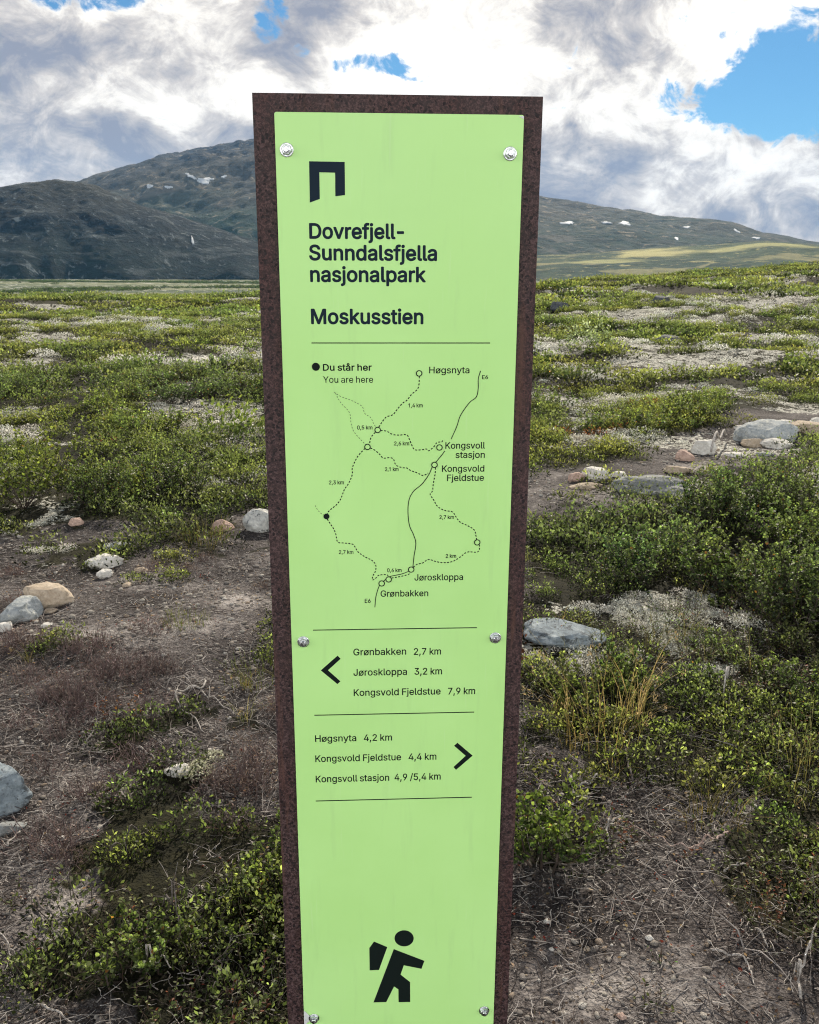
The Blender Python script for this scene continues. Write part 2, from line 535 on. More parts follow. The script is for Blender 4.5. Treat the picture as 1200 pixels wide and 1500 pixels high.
def rock_slope_material(name, low, mid, high, rockc, sc, z0, z1, warm=0.5, sunlit_patches=()):
    m, t, b = material(name, 0.95, 0.1)
    g = t.n('ShaderNodeNewGeometry')
    p = g.outputs['Position']
    zz = t.n('ShaderNodeSeparateXYZ', None, Vector=p).outputs[2]
    n1 = t.noise(p, sc, 8, 0.62, 0.4)
    n2 = t.noise(t.vmath('MULTIPLY', p, (1, 1, 2.6)), sc * 6, 7, 0.65, 0.5)
    n3 = t.noise(t.vmath('MULTIPLY', p, (1, 1, 0.35)), sc * 11, 6, 0.7, 0.8)
    h = t.math('ADD', t.rng(zz, z0, z1, smooth=False), t.math('MULTIPLY', t.math('SUBTRACT', n1, 0.5), 0.9))
    c = t.ramp(h, [(0.05, low), (0.45, mid), (0.85, high)])
    c = t.mix(t.rng(n2, 0.42, 0.64, 0.0, 0.75), c, t.mix(1.0, c, (0.42, 0.46, 0.45), 'MULTIPLY'))
    n4 = t.noise(t.vmath('MULTIPLY', p, (1, 1, 3.5)), sc * 2.2, 6, 0.6, 0.7)
    c = t.mix(t.rng(n4, 0.54, 0.64, 0.0, warm), c, t.mix(0.5, rockc, high))
    c = t.mix(t.rng(n3, 0.55, 0.68, 0.0, 0.8), c, rockc)
    for (mx, my), (ra, rb), mc in sunlit_patches:  # soft-edged sunlit patches painted into the slope colour
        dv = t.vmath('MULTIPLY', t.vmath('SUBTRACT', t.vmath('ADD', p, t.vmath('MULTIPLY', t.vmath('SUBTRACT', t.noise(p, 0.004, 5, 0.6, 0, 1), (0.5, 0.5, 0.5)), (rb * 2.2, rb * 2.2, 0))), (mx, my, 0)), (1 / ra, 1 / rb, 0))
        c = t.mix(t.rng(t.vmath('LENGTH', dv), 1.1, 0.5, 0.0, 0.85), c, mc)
    t.put(b.inputs['Base Color'], c)
    bp = t.n('ShaderNodeBump', None, Strength=1.0, Distance=26.0, Height=t.math('ADD', n2, t.math('MULTIPLY', n3, 0.6)))
    t.put(b.inputs['Normal'], bp.outputs[0])
    return m


m_hill = rock_slope_material('craggy_hillside', (0.009, 0.024, 0.022), (0.007, 0.016, 0.021), (0.055, 0.056, 0.046), (0.17, 0.20, 0.21), 0.004, 0, 300)
m_ridge = rock_slope_material('bare_mountainside', (0.018, 0.044, 0.030), (0.070, 0.068, 0.054), (0.024, 0.034, 0.048), (0.27, 0.23, 0.17), 0.0012, 0, 900)
m_slope = rock_slope_material('grassy_slope', (0.026, 0.054, 0.030), (0.070, 0.100, 0.044), (0.044, 0.060, 0.044), (0.40, 0.36, 0.15), 0.0022, -10, 260, 1.0, [((870, 3250), (170, 190), (0.52, 0.47, 0.20)), ((1190, 3150), (230, 120), (0.42, 0.40, 0.17)), ((640, 3000), (150, 120), (0.40, 0.39, 0.17))])  # the straw yellow ovals paint a sunlit band onto the slope
hill, hill_g = mountain('rounded_hill', [(-420, 405), (-250, 350), (-120, 305), (-40, 286), (0, 283), (40, 272), (85, 269), (130, 275), (165, 290), (200, 305), (250, 318), (300, 334), (350, 349),
                        (400, 364), (460, 385), (520, 402), (700, 410)], 2300, 2900, -16, 70, 2.2, -44, 6, m_hill, crag=0.15, power=0.85)
ridge, ridge_g = mountain('mountain_ridge', [(-500, 400), (-200, 360), (60, 300), (125, 274), (200, 256), (290, 231), (367, 217), (430, 203), (500, 196), (560, 204), (650, 243), (720, 273), (790, 294),
                          (850, 303), (900, 309), (960, 318), (1010, 323), (1050, 325), (1090, 333), (1120, 343), (1138, 340), (1150, 346), (1180, 352), (1240, 357), (1400, 366), (1700, 372)],
                          3300, 6200, -10, 91, 1.1, -46, 46, m_ridge, crag=0.08, power=1.0, nr=200, na=620)
slope, slope_g = mountain('valley_slope', [(300, 404), (480, 398), (640, 385), (760, 372), (850, 366), (950, 362), (1050, 358), (1130, 352), (1200, 356), (1400, 350), (1700, 345)],
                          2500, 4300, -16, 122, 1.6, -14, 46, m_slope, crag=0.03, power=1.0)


# lingering snow, each patch laid on the mountainside
m_snow, t, b = material('old_snow', 0.7, 0.3)
t.put(b.inputs['Base Color'], t.mix(t.noise(t.n('ShaderNodeNewGeometry').outputs['Position'], 0.05, 4), (0.22, 0.25, 0.29), (0.42, 0.46, 0.50)))
from mathutils.bvhtree import BVHTree


def snow_patch(px, py, rx, ry, tilt, label, host):
    rx, ry = rx * 0.72, ry * 0.72
    bv = BVH[host.name]
    rows, cols = 7, 48
    rr = random.Random(int(px * 7 + py))
    ph = [rr.uniform(0, 6.28) for _ in range(4)]
    pts, ok = [], True
    for i in range(rows):
        r = i / (rows - 1)
        for k in range(cols):
            a = k / cols * 2 * math.pi
            wob = 1 + 0.30 * math.sin(2 * a + ph[0]) + 0.24 * math.sin(3 * a + ph[1]) + 0.16 * math.sin(7 * a + ph[2]) + 0.1 * math.sin(11 * a + ph[3])
            dx, dy = rx * r * wob * math.cos(a), ry * r * wob * math.sin(a)
            x = px + dx * math.cos(tilt) + dy * math.sin(tilt)
            y = py - dx * math.sin(tilt) + dy * math.cos(tilt)
            d = ray(x, y).normalized()
            hit = bv.ray_cast(Vector((0, 0, CAM_H)), d)
            if hit[0] is None:
                return None
            pts.append(hit[0] + hit[1] * (2.5 if hit[1].z > 0 else -2.5))
    quads = [(i * cols + k, i * cols + (k + 1) % cols, (i + 1) * cols + (k + 1) % cols, (i + 1) * cols + k) for i in range(rows - 1) for k in range(cols)]
    c = sum(pts, Vector()) / len(pts)
    # a sheet of snow of real thickness: the top skin and a skirt down into the slope
    top = [p - c for p in pts]
    rim = [(rows - 1) * cols + k for k in range(cols)]
    base = len(top)
    top += [top[i] + Vector((0, 0, -6)) for i in rim]
    quads += [(rim[k], rim[(k + 1) % cols], base + (k + 1) % cols, base + k) for k in range(cols)]
    o = link('snow_patch', raw_mesh('snow_patch', np.array([tuple(p) for p in top]), quads, None, None, True), m_snow, loc=c)
    tag(o, label, 'snow patch', 'snow patches on the far mountain')
    return o


BVH = {}
for o in (hill, ridge, slope):
    vv = np.empty(len(o.data.vertices) * 3, np.float32)
    o.data.vertices.foreach_get('co', vv)
    BVH[o.name] = BVHTree.FromPolygons([Vector(v) for v in vv.reshape(-1, 3).tolist()], [tuple(p.vertices) for p in o.data.polygons])
snow_patch(296, 267, 17, 4.5, 0.05, 'largest white snow patch left of the sign, high on the mountain', ridge)
snow_patch(278, 262, 7, 2.6, -0.3, 'small snow patch touching the upper left of the largest one', ridge)
snow_patch(271, 258, 4, 1.8, -0.2, 'tiny uppermost snow fleck left of the sign', ridge)
snow_patch(216, 276, 6.5, 2.6, 0.2, 'leftmost snow patch on the big mountain, above the rounded hill', ridge)
snow_patch(243, 277, 6, 2.2, 0.1, 'snow patch between the leftmost patch and the largest one', ridge)
snow_patch(325, 261, 4, 2.2, 0, 'small snow patch right of the largest one, near the sign post', ridge)
snow_patch(828, 325, 13, 2.2, -0.05, 'flat snow streak closest to the right edge of the sign', ridge)
snow_patch(912, 325, 12, 2.6, -0.1, 'longest snow patch on the ridge right of the sign', ridge)
snow_patch(885, 324, 8, 1.6, -0.1, 'thin snow streak just left of the longest right-hand patch', ridge)
snow_patch(1003, 330, 5, 1.8, 0, 'small snow fleck in the middle of the right-hand ridge', ridge)
snow_patch(1076, 335, 6, 1.8, -0.4, 'slanting snow patch high on the ridge near the dark knob', ridge)
snow_patch(1105, 345, 6, 1.8, 0, 'rightmost snow patch, below the dark knob of the ridge', ridge)
snow_patch(988, 347, 5, 1.8, -0.5, 'snow fleck below the middle of the right-hand ridge', ridge)
snow_patch(279, 356, 2.6, 6, 0.3, 'narrow upright snow gully on the dark hillside left of the sign', hill)

# ------------------------------------------------------------------ lettering outlines (1000 units per text size, capitals 509 high)
GLYPHS = {
    ',': (188, '38,-119 68,71 137,71 84,-119'),
    '-': (453, '337,244 337,188 114,188 114,244'),
    '/': (249, '235,533 71,-76 14,-76 178,533'),
    '0': (453, '227,-7 191,-3 158,7 130,24 105,48 85,77 69,113 53,178 48,254 53,330 69,395 85,431 106,461 130,484 159,502 191,512 227,516 262,512 295,502 323,484 348,461 368,431 384,395 400,330 405,254 400,178 384,113 368,77 348,48 323,24 295,7 263,-3;227,50 261,56 290,74 313,103 330,144 340,194 344,254 340,314 330,365 313,405 290,435 261,453 227,460 192,453 163,435 140,405 123,365 113,314 109,254 113,194 123,144 140,103 163,74 192,56'),
    '1': (453, '76,0 76,55 391,55 391,0;276,509 276,0 212,0 212,448 209,448 86,358 86,427 198,509'),
    '2': (453, '64,0 64,47 234,229 282,282 299,305 311,327 318,348 320,371 317,397 308,419 293,436 273,449 250,457 224,460 196,457 172,447 153,433 139,413 130,390 127,362 66,362 71,405 86,442 111,473 143,496 182,511 225,516 268,511 306,497 337,474 361,445 376,411 381,372 378,345 371,318 357,290 336,259 267,180 153,60 153,57 389,57 389,0'),
    '3': (453, '218,-7 173,-3 133,10 98,30 70,57 52,91 44,132 109,132 115,107 126,87 144,71 165,59 191,52 219,50 248,53 275,61 297,74 315,93 325,116 329,145 326,172 316,196 299,217 275,234 242,244 201,248 157,248 157,299 288,448 288,452 70,452 70,509 372,509 372,461 211,278 211,289 264,288 308,276 344,253 371,222 387,186 393,145 387,103 370,66 344,36 309,12 266,-2'),
    '4': (453, '40,105 40,158 247,509 311,509 109,166 109,163 413,163 413,105;282,0 282,121 282,146 282,318 343,318 343,0'),
    '5': (453, '221,-7 178,-2 140,11 108,32 83,60 66,93 60,130 122,130 127,108 138,89 154,73 173,60 196,52 221,50 250,53 276,64 298,82 314,104 324,131 328,162 324,193 314,221 297,244 275,262 248,273 218,277 192,275 167,268 145,258 128,246 67,253 96,509 366,509 366,452 151,452 134,301 136,301 155,315 178,325 203,331 229,334 263,330 294,321 321,306 345,285 364,260 379,231 388,199 391,163 385,117 369,76 343,41 309,15 268,-1'),
    '6': (453, '226,-7 182,-1 142,15 109,40 84,74 69,115 64,162 68,199 80,239 102,285 137,340 252,509 322,509 151,261 145,261 154,275 165,288 179,299 196,307 214,312 235,314 278,309 316,295 346,271 370,240 384,201 389,157 384,112 368,73 343,39 310,14 271,-2;226,48 254,52 279,63 299,79 314,101 324,128 327,157 324,187 314,213 299,235 279,251 254,262 226,265 198,262 174,252 153,235 138,214 128,188 125,158 128,128 138,102 153,79 174,63 198,52'),
    '7': (453, '97,0 323,448 323,452 62,452 62,509 391,509 391,449 165,0'),
    '8': (453, '226,-7 178,-2 136,11 101,33 74,62 57,96 52,135 55,166 65,195 81,220 101,241 125,256 153,265 153,267 119,282 93,308 76,342 70,380 75,417 90,450 114,477 146,498 184,511 226,516 269,511 306,498 337,477 361,450 377,417 382,380 376,342 359,308 333,282 300,267 300,265 327,256 351,241 372,220 387,195 397,166 401,135 395,96 378,62 352,33 317,11 275,-2;226,49 258,52 285,60 307,74 323,91 333,113 337,139 333,165 322,189 305,208 283,223 256,232 226,235 196,232 169,223 147,208 130,189 119,165 115,139 119,113 129,91 145,74 167,60 195,52;226,290 252,292 274,300 293,313 307,330 316,351 319,376 316,399 308,420 294,437 275,449 252,457 226,460 200,457 177,449 159,437 145,420 136,399 133,376 136,351 145,330 159,313 178,300 201,292'),
    '9': (453, '226,516 271,510 310,494 343,468 368,434 384,393 389,347 385,309 373,270 350,224 315,168 200,0 130,0 301,248 307,248 299,234 287,221 273,210 257,202 238,196 218,195 175,199 137,214 106,237 83,269 68,307 64,352 69,397 85,436 110,469 143,494 182,510;226,460 199,457 174,446 154,429 138,407 129,381 125,352 129,322 138,295 154,274 174,257 199,247 226,243 254,247 279,257 299,273 314,295 324,321 327,350 324,381 314,407 299,429 279,446 254,457'),
    'D': (502, '219,0 96,0 96,57 215,57 272,63 318,81 354,110 379,149 394,198 399,255 394,312 379,361 354,399 320,428 275,446 221,452 93,452 93,509 225,509 273,505 315,495 353,478 385,455 412,426 433,391 449,351 458,306 462,255 458,205 449,159 433,119 411,83 384,54 351,31 312,14 268,3;125,509 125,0 60,0 60,509'),
    'E': (419, '60,0 60,509 372,509 372,452 125,452 125,286 355,286 355,229 125,229 125,57 375,57 375,0'),
    'F': (410, '60,0 60,509 369,509 369,452 125,452 125,278 346,278 346,221 125,221 125,0'),
    'G': (520, '269,-7 225,-3 185,7 149,25 118,49 91,79 69,116 53,157 43,203 40,254 43,305 53,352 69,393 91,429 117,459 149,484 184,501 223,512 265,516 304,513 340,504 374,489 403,469 429,445 449,416 465,384 474,349 408,349 399,372 387,393 373,411 356,427 337,439 315,448 291,454 265,456 222,450 183,432 150,404 125,364 109,314 103,254 109,194 125,145 151,105 184,76 224,59 269,53 309,57 345,71 374,93 396,123 410,160 415,202 434,199 283,199 283,256 478,256 478,200 475,160 466,124 451,91 419,50 377,19 326,0'),
    'H': (517, '60,0 60,509 125,509 125,289 392,289 392,509 457,509 457,0 392,0 392,232 125,232 125,0'),
    'J': (396, '185,-7 143,-2 106,11 75,33 52,63 38,100 33,145 33,173 98,173 98,145 104,104 122,74 149,56 185,50 220,56 248,74 266,104 272,145 272,509 336,509 336,145 332,100 318,63 294,33 263,11 227,-2'),
    'K': (467, '104,145 104,216 139,261 174,303 212,344 364,509 448,509 231,276 228,276;60,0 60,509 125,509 125,334 124,225 125,193 125,0;372,0 188,259 228,309 449,0'),
    'M': (628, '60,0 60,509 152,509 277,187 287,159 299,123 311,84 322,49 307,49 318,83 330,121 342,158 352,187 476,509 568,509 568,0 504,0 504,291 504,327 505,369 506,413 507,457 513,457 498,409 482,363 467,322 456,291 342,0 286,0 170,291 159,321 145,361 129,408 112,457 119,457 120,416 121,372 122,328 122,291 122,0'),
    'S': (447, '224,-9 172,-4 128,9 91,31 64,60 46,96 38,137 104,137 110,110 123,88 142,71 166,59 194,52 224,49 257,52 286,60 311,74 329,92 341,114 346,139 342,161 332,179 316,193 296,205 245,222 184,239 128,260 86,289 67,313 56,341 52,372 58,413 75,448 102,476 138,498 180,511 227,516 275,511 316,498 351,476 377,449 394,415 401,378 337,378 332,402 320,421 302,437 267,453 225,459 194,456 167,448 145,435 129,418 118,398 115,376 119,352 131,334 148,319 169,308 212,293 264,279 312,264 336,252 359,238 379,220 395,198 405,171 408,139 403,99 386,64 360,34 323,11 278,-4'),
    'Y': (472, '203,0 203,208 16,509 91,509 192,344 222,292 250,230 224,230 251,293 280,344 381,509 455,509 268,208 268,0'),
    'a': (389, '160,-9 126,-5 94,5 68,22 48,45 35,73 30,108 34,138 43,161 58,179 78,193 100,203 125,211 178,220 234,227 252,230 265,235 273,243 276,255 276,257 273,279 267,297 256,311 240,322 220,329 196,331 171,329 149,322 132,313 118,301 107,288 100,274 41,291 57,322 79,346 104,364 133,375 163,382 194,384 239,379 263,372 286,360 306,343 322,320 333,290 337,251 337,0 277,0 277,52 272,52 252,25 236,12 215,1 190,-6;170,45 202,49 228,59 248,74 263,93 272,115 276,138 276,190 259,182 231,176 200,171 175,168 134,159 117,150 103,139 95,124 92,105 94,87 102,72 114,61 130,52 149,47'),
    'b': (424, '229,-8 198,-5 172,4 153,17 138,31 118,59 112,59 112,0 53,0 53,509 114,509 114,319 118,319 137,346 152,360 171,373 197,381 229,384 274,378 313,361 345,332 370,293 385,245 390,189 385,133 370,84 346,45 313,16 274,-2;220,47 253,51 279,66 301,88 316,117 325,151 328,189 325,227 316,261 301,290 280,311 253,325 220,330 188,325 161,312 140,291 125,263 116,229 113,189 116,150 125,115 140,86 162,65 188,51'),
    'd': (424, '195,-8 151,-2 111,16 79,45 55,84 39,133 34,189 39,245 55,293 79,332 112,361 151,378 196,384 228,381 253,373 272,360 287,346 306,319 311,319 311,509 372,509 372,0 313,0 313,59 307,59 287,31 272,17 252,4 227,-5;205,47 236,51 263,65 284,86 299,115 309,150 312,189 309,229 300,263 284,291 263,312 237,325 205,330 172,325 145,311 124,290 108,261 99,227 96,189 99,151 109,117 124,88 145,66 172,51'),
    'e': (404, '212,-8 161,-2 117,16 82,46 56,85 40,132 34,187 39,242 55,290 81,329 115,359 157,378 205,384 236,382 266,374 294,361 319,341 341,315 357,282 368,242 371,194 371,169 75,169 75,221 338,221 310,202 307,237 298,269 283,294 263,314 237,326 205,330 173,326 146,313 125,294 109,270 99,241 96,211 96,178 100,139 110,106 128,80 151,61 179,50 212,46 234,48 254,53 271,61 285,73 297,88 306,105 365,91 353,63 335,39 311,19 283,4 249,-5'),
    'f': (254, '228,379 228,327 6,327 6,379;81,0 81,432 84,461 96,486 113,505 135,519 161,527 187,530 222,527 243,521 227,468 215,472 195,474 171,470 154,460 145,443 142,419 142,0'),
    'g': (425, '207,-151 168,-148 134,-140 105,-127 82,-110 64,-91 51,-69 101,-41 122,-66 136,-78 154,-88 178,-95 207,-97 249,-92 282,-75 298,-58 308,-34 311,-6 311,68 306,68 287,41 272,28 252,16 227,8 195,5 152,10 113,27 80,53 55,90 39,136 34,191 39,246 55,293 80,332 112,361 152,378 196,384 228,382 253,373 273,360 288,346 308,319 313,319 313,379 372,379 372,-9 367,-54 350,-90 324,-117 291,-136 251,-147;205,59 237,63 264,75 285,95 300,121 309,154 312,193 309,231 300,264 285,291 264,312 237,325 205,330 172,325 145,312 124,290 109,262 99,229 96,193 99,155 109,123 124,96 145,76 172,63'),
    'h': (410, '114,227 114,0 53,0 53,509 114,509 114,287 102,287 124,332 152,362 187,379 227,384 264,380 295,369 321,349 341,321 353,285 357,240 357,0 296,0 296,235 290,275 273,304 246,323 210,329 184,326 161,317 141,303 126,283 117,257'),
    'i': (167, '53,0 53,379 114,379 114,0;84,443 67,446 54,455 44,468 41,483 44,499 54,512 67,521 84,524 100,521 114,512 123,499 126,483 123,468 114,455 100,446'),
    'j': (167, '53,379 114,379 114,-30 111,-63 102,-90 86,-113 65,-129 37,-139 4,-143 -10,-143 -10,-87 2,-87 25,-83 40,-72 50,-54 53,-29;83,443 67,446 53,455 44,468 41,483 44,499 53,512 67,521 83,524 100,521 114,512 123,499 126,483 123,468 114,455 100,446'),
    'k': (381, '110,137 110,212 121,212 284,379 360,379 184,199 177,199;53,0 53,509 114,509 114,0;294,0 148,186 191,229 372,0'),
    'l': (189, '139,-2 101,3 74,20 58,47 53,84 53,509 114,509 114,99 115,77 120,62 130,54 146,52 160,53 170,54 181,3 162,-1'),
    'm': (610, '53,0 53,379 112,379 112,295 108,295 118,323 132,346 151,363 172,376 195,384 219,386 257,380 287,361 309,331 321,295 312,295 322,321 337,343 357,361 381,375 407,383 437,386 468,383 497,372 522,354 541,328 553,296 557,255 557,0 496,0 496,254 493,279 485,298 473,313 447,326 419,330 395,328 374,320 358,307 345,290 338,270 335,247 335,0 274,0 274,260 269,288 253,311 229,326 199,330 178,328 158,320 140,307 126,289 117,266 114,238 114,0'),
    'n': (410, '114,227 114,0 53,0 53,379 112,379 112,287 102,287 124,332 152,362 187,379 227,384 264,380 295,369 321,349 341,321 353,285 357,240 357,0 296,0 296,235 290,275 273,304 246,323 210,329 184,326 161,317 141,303 126,283 117,257'),
    'o': (415, '207,-8 159,-2 117,16 82,46 56,85 40,133 34,187 40,243 56,291 82,330 117,360 159,378 207,384 256,378 299,360 333,330 359,291 376,243 381,187 376,133 359,85 333,46 299,16 256,-2;207,46 242,51 270,66 292,89 307,117 316,151 319,187 316,224 307,258 292,287 270,310 242,325 207,330 173,325 145,310 124,287 108,258 99,224 96,187 99,151 108,117 124,89 145,66 173,51'),
    'p': (424, '53,-143 53,379 112,379 112,319 118,319 137,346 152,360 171,373 197,381 229,384 274,378 313,361 345,332 370,293 385,245 390,189 385,133 370,84 346,45 313,16 274,-2 229,-8 198,-5 173,4 153,17 138,31 118,59 114,59 114,-143;220,47 253,51 279,66 301,88 316,117 325,151 328,189 325,227 316,261 301,290 280,311 253,325 220,330 188,325 161,312 140,291 125,263 116,229 113,189 116,150 125,115 140,86 162,65 188,51'),
    'r': (259, '53,0 53,379 112,379 112,321 115,321 130,347 152,367 181,380 213,385 229,384 243,384 243,322 230,324 207,326 182,323 159,315 140,301 126,284 117,262 114,237 114,0'),
    's': (365, '182,-8 145,-5 112,3 84,18 62,38 45,63 36,94 94,107 105,79 124,60 150,49 181,45 217,50 244,62 262,81 268,103 265,121 254,136 237,147 212,155 149,170 104,186 72,208 53,237 47,274 51,305 65,332 87,354 115,370 149,381 187,384 223,381 254,372 279,358 299,339 314,316 324,290 268,277 258,298 243,316 219,328 187,333 156,329 131,317 114,299 109,277 112,258 124,243 144,232 172,223 229,209 275,194 306,171 325,142 331,107 326,75 312,47 290,24 260,6 223,-5'),
    't': (227, '204,379 204,327 6,327 6,379;65,471 126,471 126,98 128,76 136,61 150,53 170,50 185,51 202,54 213,2 192,-3 168,-4 138,-1 113,7 92,21 77,41 68,64 65,93'),
    'u': (410, '182,-5 146,-1 115,11 89,31 69,59 57,95 53,139 53,379 114,379 114,144 119,105 137,75 164,56 200,50 226,53 249,62 268,77 283,97 293,122 296,153 296,379 357,379 357,0 298,0 298,92 307,92 286,47 257,17 222,0'),
    'v': (389, '163,0 17,379 84,379 165,155 187,87 206,21 184,21 203,87 224,155 305,379 371,379 226,0'),
    'y': (389, '47,-139 61,-86 71,-87 88,-90 104,-89 118,-84 130,-74 141,-58 151,-36 163,-1 17,379 84,379 165,155 187,87 206,21 184,21 202,87 224,155 305,379 371,379 204,-58 191,-85 177,-107 159,-124 139,-136 117,-143 91,-145 65,-143'),
    'å': (389, '160,-9 126,-5 94,5 68,22 48,45 35,73 30,108 34,138 43,161 58,179 78,193 100,203 125,211 178,220 234,227 252,230 265,235 273,243 276,255 276,257 273,279 267,297 256,311 240,322 220,329 196,331 171,329 149,322 132,313 118,301 107,288 100,274 41,291 57,322 79,346 104,364 133,375 163,382 194,384 239,379 263,372 286,360 306,343 322,320 333,290 337,251 337,0 277,0 277,52 272,52 252,25 236,12 215,1 190,-6;170,45 202,49 228,59 248,74 263,93 272,115 276,138 276,190 259,182 231,176 200,171 175,168 134,159 117,150 103,139 95,124 92,105 94,87 102,72 114,61 130,52 149,47;189,404 166,407 145,416 126,429 112,447 103,467 100,490 103,512 112,532 126,550 145,563 166,572 189,575 213,572 234,563 252,550 266,532 275,512 278,490 275,467 266,447 252,429 234,416 213,407;189,447 206,450 219,460 229,473 232,490 229,506 219,519 206,529 189,532 173,529 159,519 150,506 147,490 150,473 159,460 173,450'),
    'ø': (415, '207,-8 159,-2 117,16 82,46 56,85 40,133 34,187 40,243 56,291 82,330 117,360 159,378 207,384 256,378 299,360 333,330 359,291 376,243 381,187 376,133 359,85 333,46 299,16 256,-2;207,46 242,51 270,66 292,89 307,117 316,151 319,187 316,224 307,258 292,287 270,310 242,325 207,330 173,325 145,310 124,287 108,258 99,224 96,187 99,151 108,117 124,89 145,66 173,51;64,-15 27,15 352,395 388,364'),
}

# ------------------------------------------------------------------ the trail sign
import bmesh

S_D, S_YAW, S_TILT = 1.11676, 0.04913, 0.00748
UD = Vector((math.cos(S_YAW), math.sin(S_YAW), 0))
BK = Vector((-math.sin(S_YAW), math.cos(S_YAW), 0))
VD = (math.cos(S_TILT) * Vector((0, 0, 1)) + math.sin(S_TILT) * BK).normalized()
NB = UD.cross(VD) * -1                                   # points away from the viewer
S_O = Vector((0, S_D, CAM_H))                            # panel-plane origin; local z is measured from eye height
root = empty('trail_sign')
root.matrix_world = Matrix(((UD.x, NB.x, VD.x, S_O.x), (UD.y, NB.y, VD.y, S_O.y), (UD.z, NB.z, VD.z, S_O.z), (0, 0, 0, 1)))
foot_v = -CAM_H - 0.02
root_base = root.matrix_world @ Vector((0, 0.011, foot_v))
root.location = root_base                                # the Empty stands at the foot of the post
OFF = Vector((0, 0.011, foot_v))
tag(root, 'tall rust brown steel trail sign with a lime green panel showing a hiking map', 'sign')


def sp(px, py):
    """photograph pixel -> (u, v) on the panel"""
    d = ray(px, py)
    k = (S_O - cam.location).dot(NB) / d.dot(NB)
    q = d * k + Vector((0, 0, CAM_H)) - S_O
    return q.dot(UD), q.dot(VD)


CK = 200.0          # outlines are filled at a larger size, then brought to scale


def prism(name, poly, y0, y1, mat, parent, bevel=0.0, holes=()):
    """flat outline in (u, v) pushed from y0 to y1"""
    cu = bpy.data.curves.new(name, 'CURVE')
    cu.dimensions = '2D'
    cu.fill_mode = 'BOTH'
    cu.extrude = (abs(y1 - y0) / 2 - bevel) * CK
    cu.bevel_depth = bevel * CK
    cu.bevel_resolution = 2
    for c in [poly, *holes]:
        s = cu.splines.new('POLY')
        s.points.add(len(c) - 1)
        for p, (a, b2) in zip(s.points, c):
            p.co = (a * CK, b2 * CK, 0, 1)
        s.use_cyclic_u = True
    return from_curve(name, cu, (y0 + y1) / 2, mat, parent)


def from_curve(name, cu, y, mat, parent):
    tmp = bpy.data.objects.new('tmp', cu)
    COL.objects.link(tmp)
    me = bpy.data.meshes.new_from_object(tmp.evaluated_get(bpy.context.evaluated_depsgraph_get()))
    bpy.data.objects.remove(tmp)
    me.name = name
    k = 1.0 / CK
    me.transform(Matrix(((k, 0, 0, -OFF.x), (0, 0, -k, y - OFF.y), (0, k, 0, -OFF.z), (0, 0, 0, 1))))
    me.materials.clear()
    return link(name, me, mat, parent)


def rounded(u0, v0, u1, v1, r, k=5):
    out = []
    for cx, cy, a0 in ((u1 - r, v1 - r, 0), (u0 + r, v1 - r, 90), (u0 + r, v0 + r, 180), (u1 - r, v0 + r, 270)):
        for i in range(k + 1):
            a = math.radians(a0 + 90 * i / k)
            out.append((cx + r * math.cos(a), cy + r * math.sin(a)))
    return out


m_rust, t, b = material('weathered_steel', 0.62, 0.35)
p = t.n('ShaderNodeTexCoord').outputs['Object']
a1, a2, a3 = t.noise(p, 260, 4, 0.65), t.noise(p, 700, 3, 0.6), t.noise(t.vmath('MULTIPLY', p, (1, 1, 0.35)), 14, 5, 0.6)
c = t.ramp(t.math('ADD', t.math('MULTIPLY', a1, 0.6), t.math('MULTIPLY', a2, 0.4)),
           [(0.36, (0.013, 0.006, 0.0065)), (0.48, (0.036, 0.0185, 0.0195)), (0.60, (0.10, 0.060, 0.061))])
c = t.mix(t.rng(a3, 0.40, 0.66, 0.0, 0.55), c, t.mix(1.0, c, (0.80, 0.52, 0.48), 'MULTIPLY'))
pv = t.n('ShaderNodeTexVoronoi', None, Vector=t.vmath('ADD', p, t.vmath('MULTIPLY', t.noise(p, 90, 2, 0.5, 0, 1), (0.012, 0.012, 0.012))), Scale=185, Randomness=1.0)
pits = t.math('MULTIPLY', t.rng(pv.outputs['Distance'], 0.40, 0.30), t.rng(t.noise(p, 46, 3), 0.38, 0.50))
c = t.mix(t.math('MULTIPLY', pits, 0.95), c, (0.008, 0.004, 0.006))
run = t.noise(t.vmath('MULTIPLY', p, (1, 1, 0.06)), 70, 5, 0.65)
c = t.mix(t.rng(run, 0.56, 0.72, 0.0, 0.55), c, (0.105, 0.048, 0.034))
t.put(b.inputs['Base Color'], c)
t.put(b.inputs['Roughness'], t.rng(a1, 0.3, 0.7, 0.5, 0.8))
t.put(b.inputs['Normal'], t.n('ShaderNodeBump', None, Strength=0.35, Distance=0.001, Height=t.math('SUBTRACT', a2, pits)).outputs[0])

m_lime, t, b = material('lime_panel', 0.38, 0.35)
p = t.n('ShaderNodeTexCoord').outputs['Object']
g1 = t.noise(p, 5, 4, 0.55)
g2 = t.noise(t.vmath('MULTIPLY', p, (1, 1, 0.12)), 60, 5, 0.6)
c = t.mix(t.rng(g1, 0.35, 0.65), (0.455, 0.775, 0.270), (0.478, 0.800, 0.292))
c = t.mix(t.rng(g2, 0.55, 0.75, 0.0, 0.20), c, (0.36, 0.60, 0.24))
g4 = t.noise(t.vmath('MULTIPLY', p, (1, 1, 0.05)), 150, 4, 0.6)
c = t.mix(t.rng(g4, 0.62, 0.74, 0.0, 0.14), c, (0.60, 0.80, 0.48))
g3 = t.noise(p, 190, 2, 0.5)
c = t.mix(t.rng(g3, 0.83, 0.86, 0.0, 0.3), c, (0.14, 0.18, 0.08))
c = t.mix(t.rng(t.noise(p, 2.2, 3), 0.45, 0.72, 0.0, 0.10), c, (0.40, 0.62, 0.34))
t.put(b.inputs['Base Color'], c)
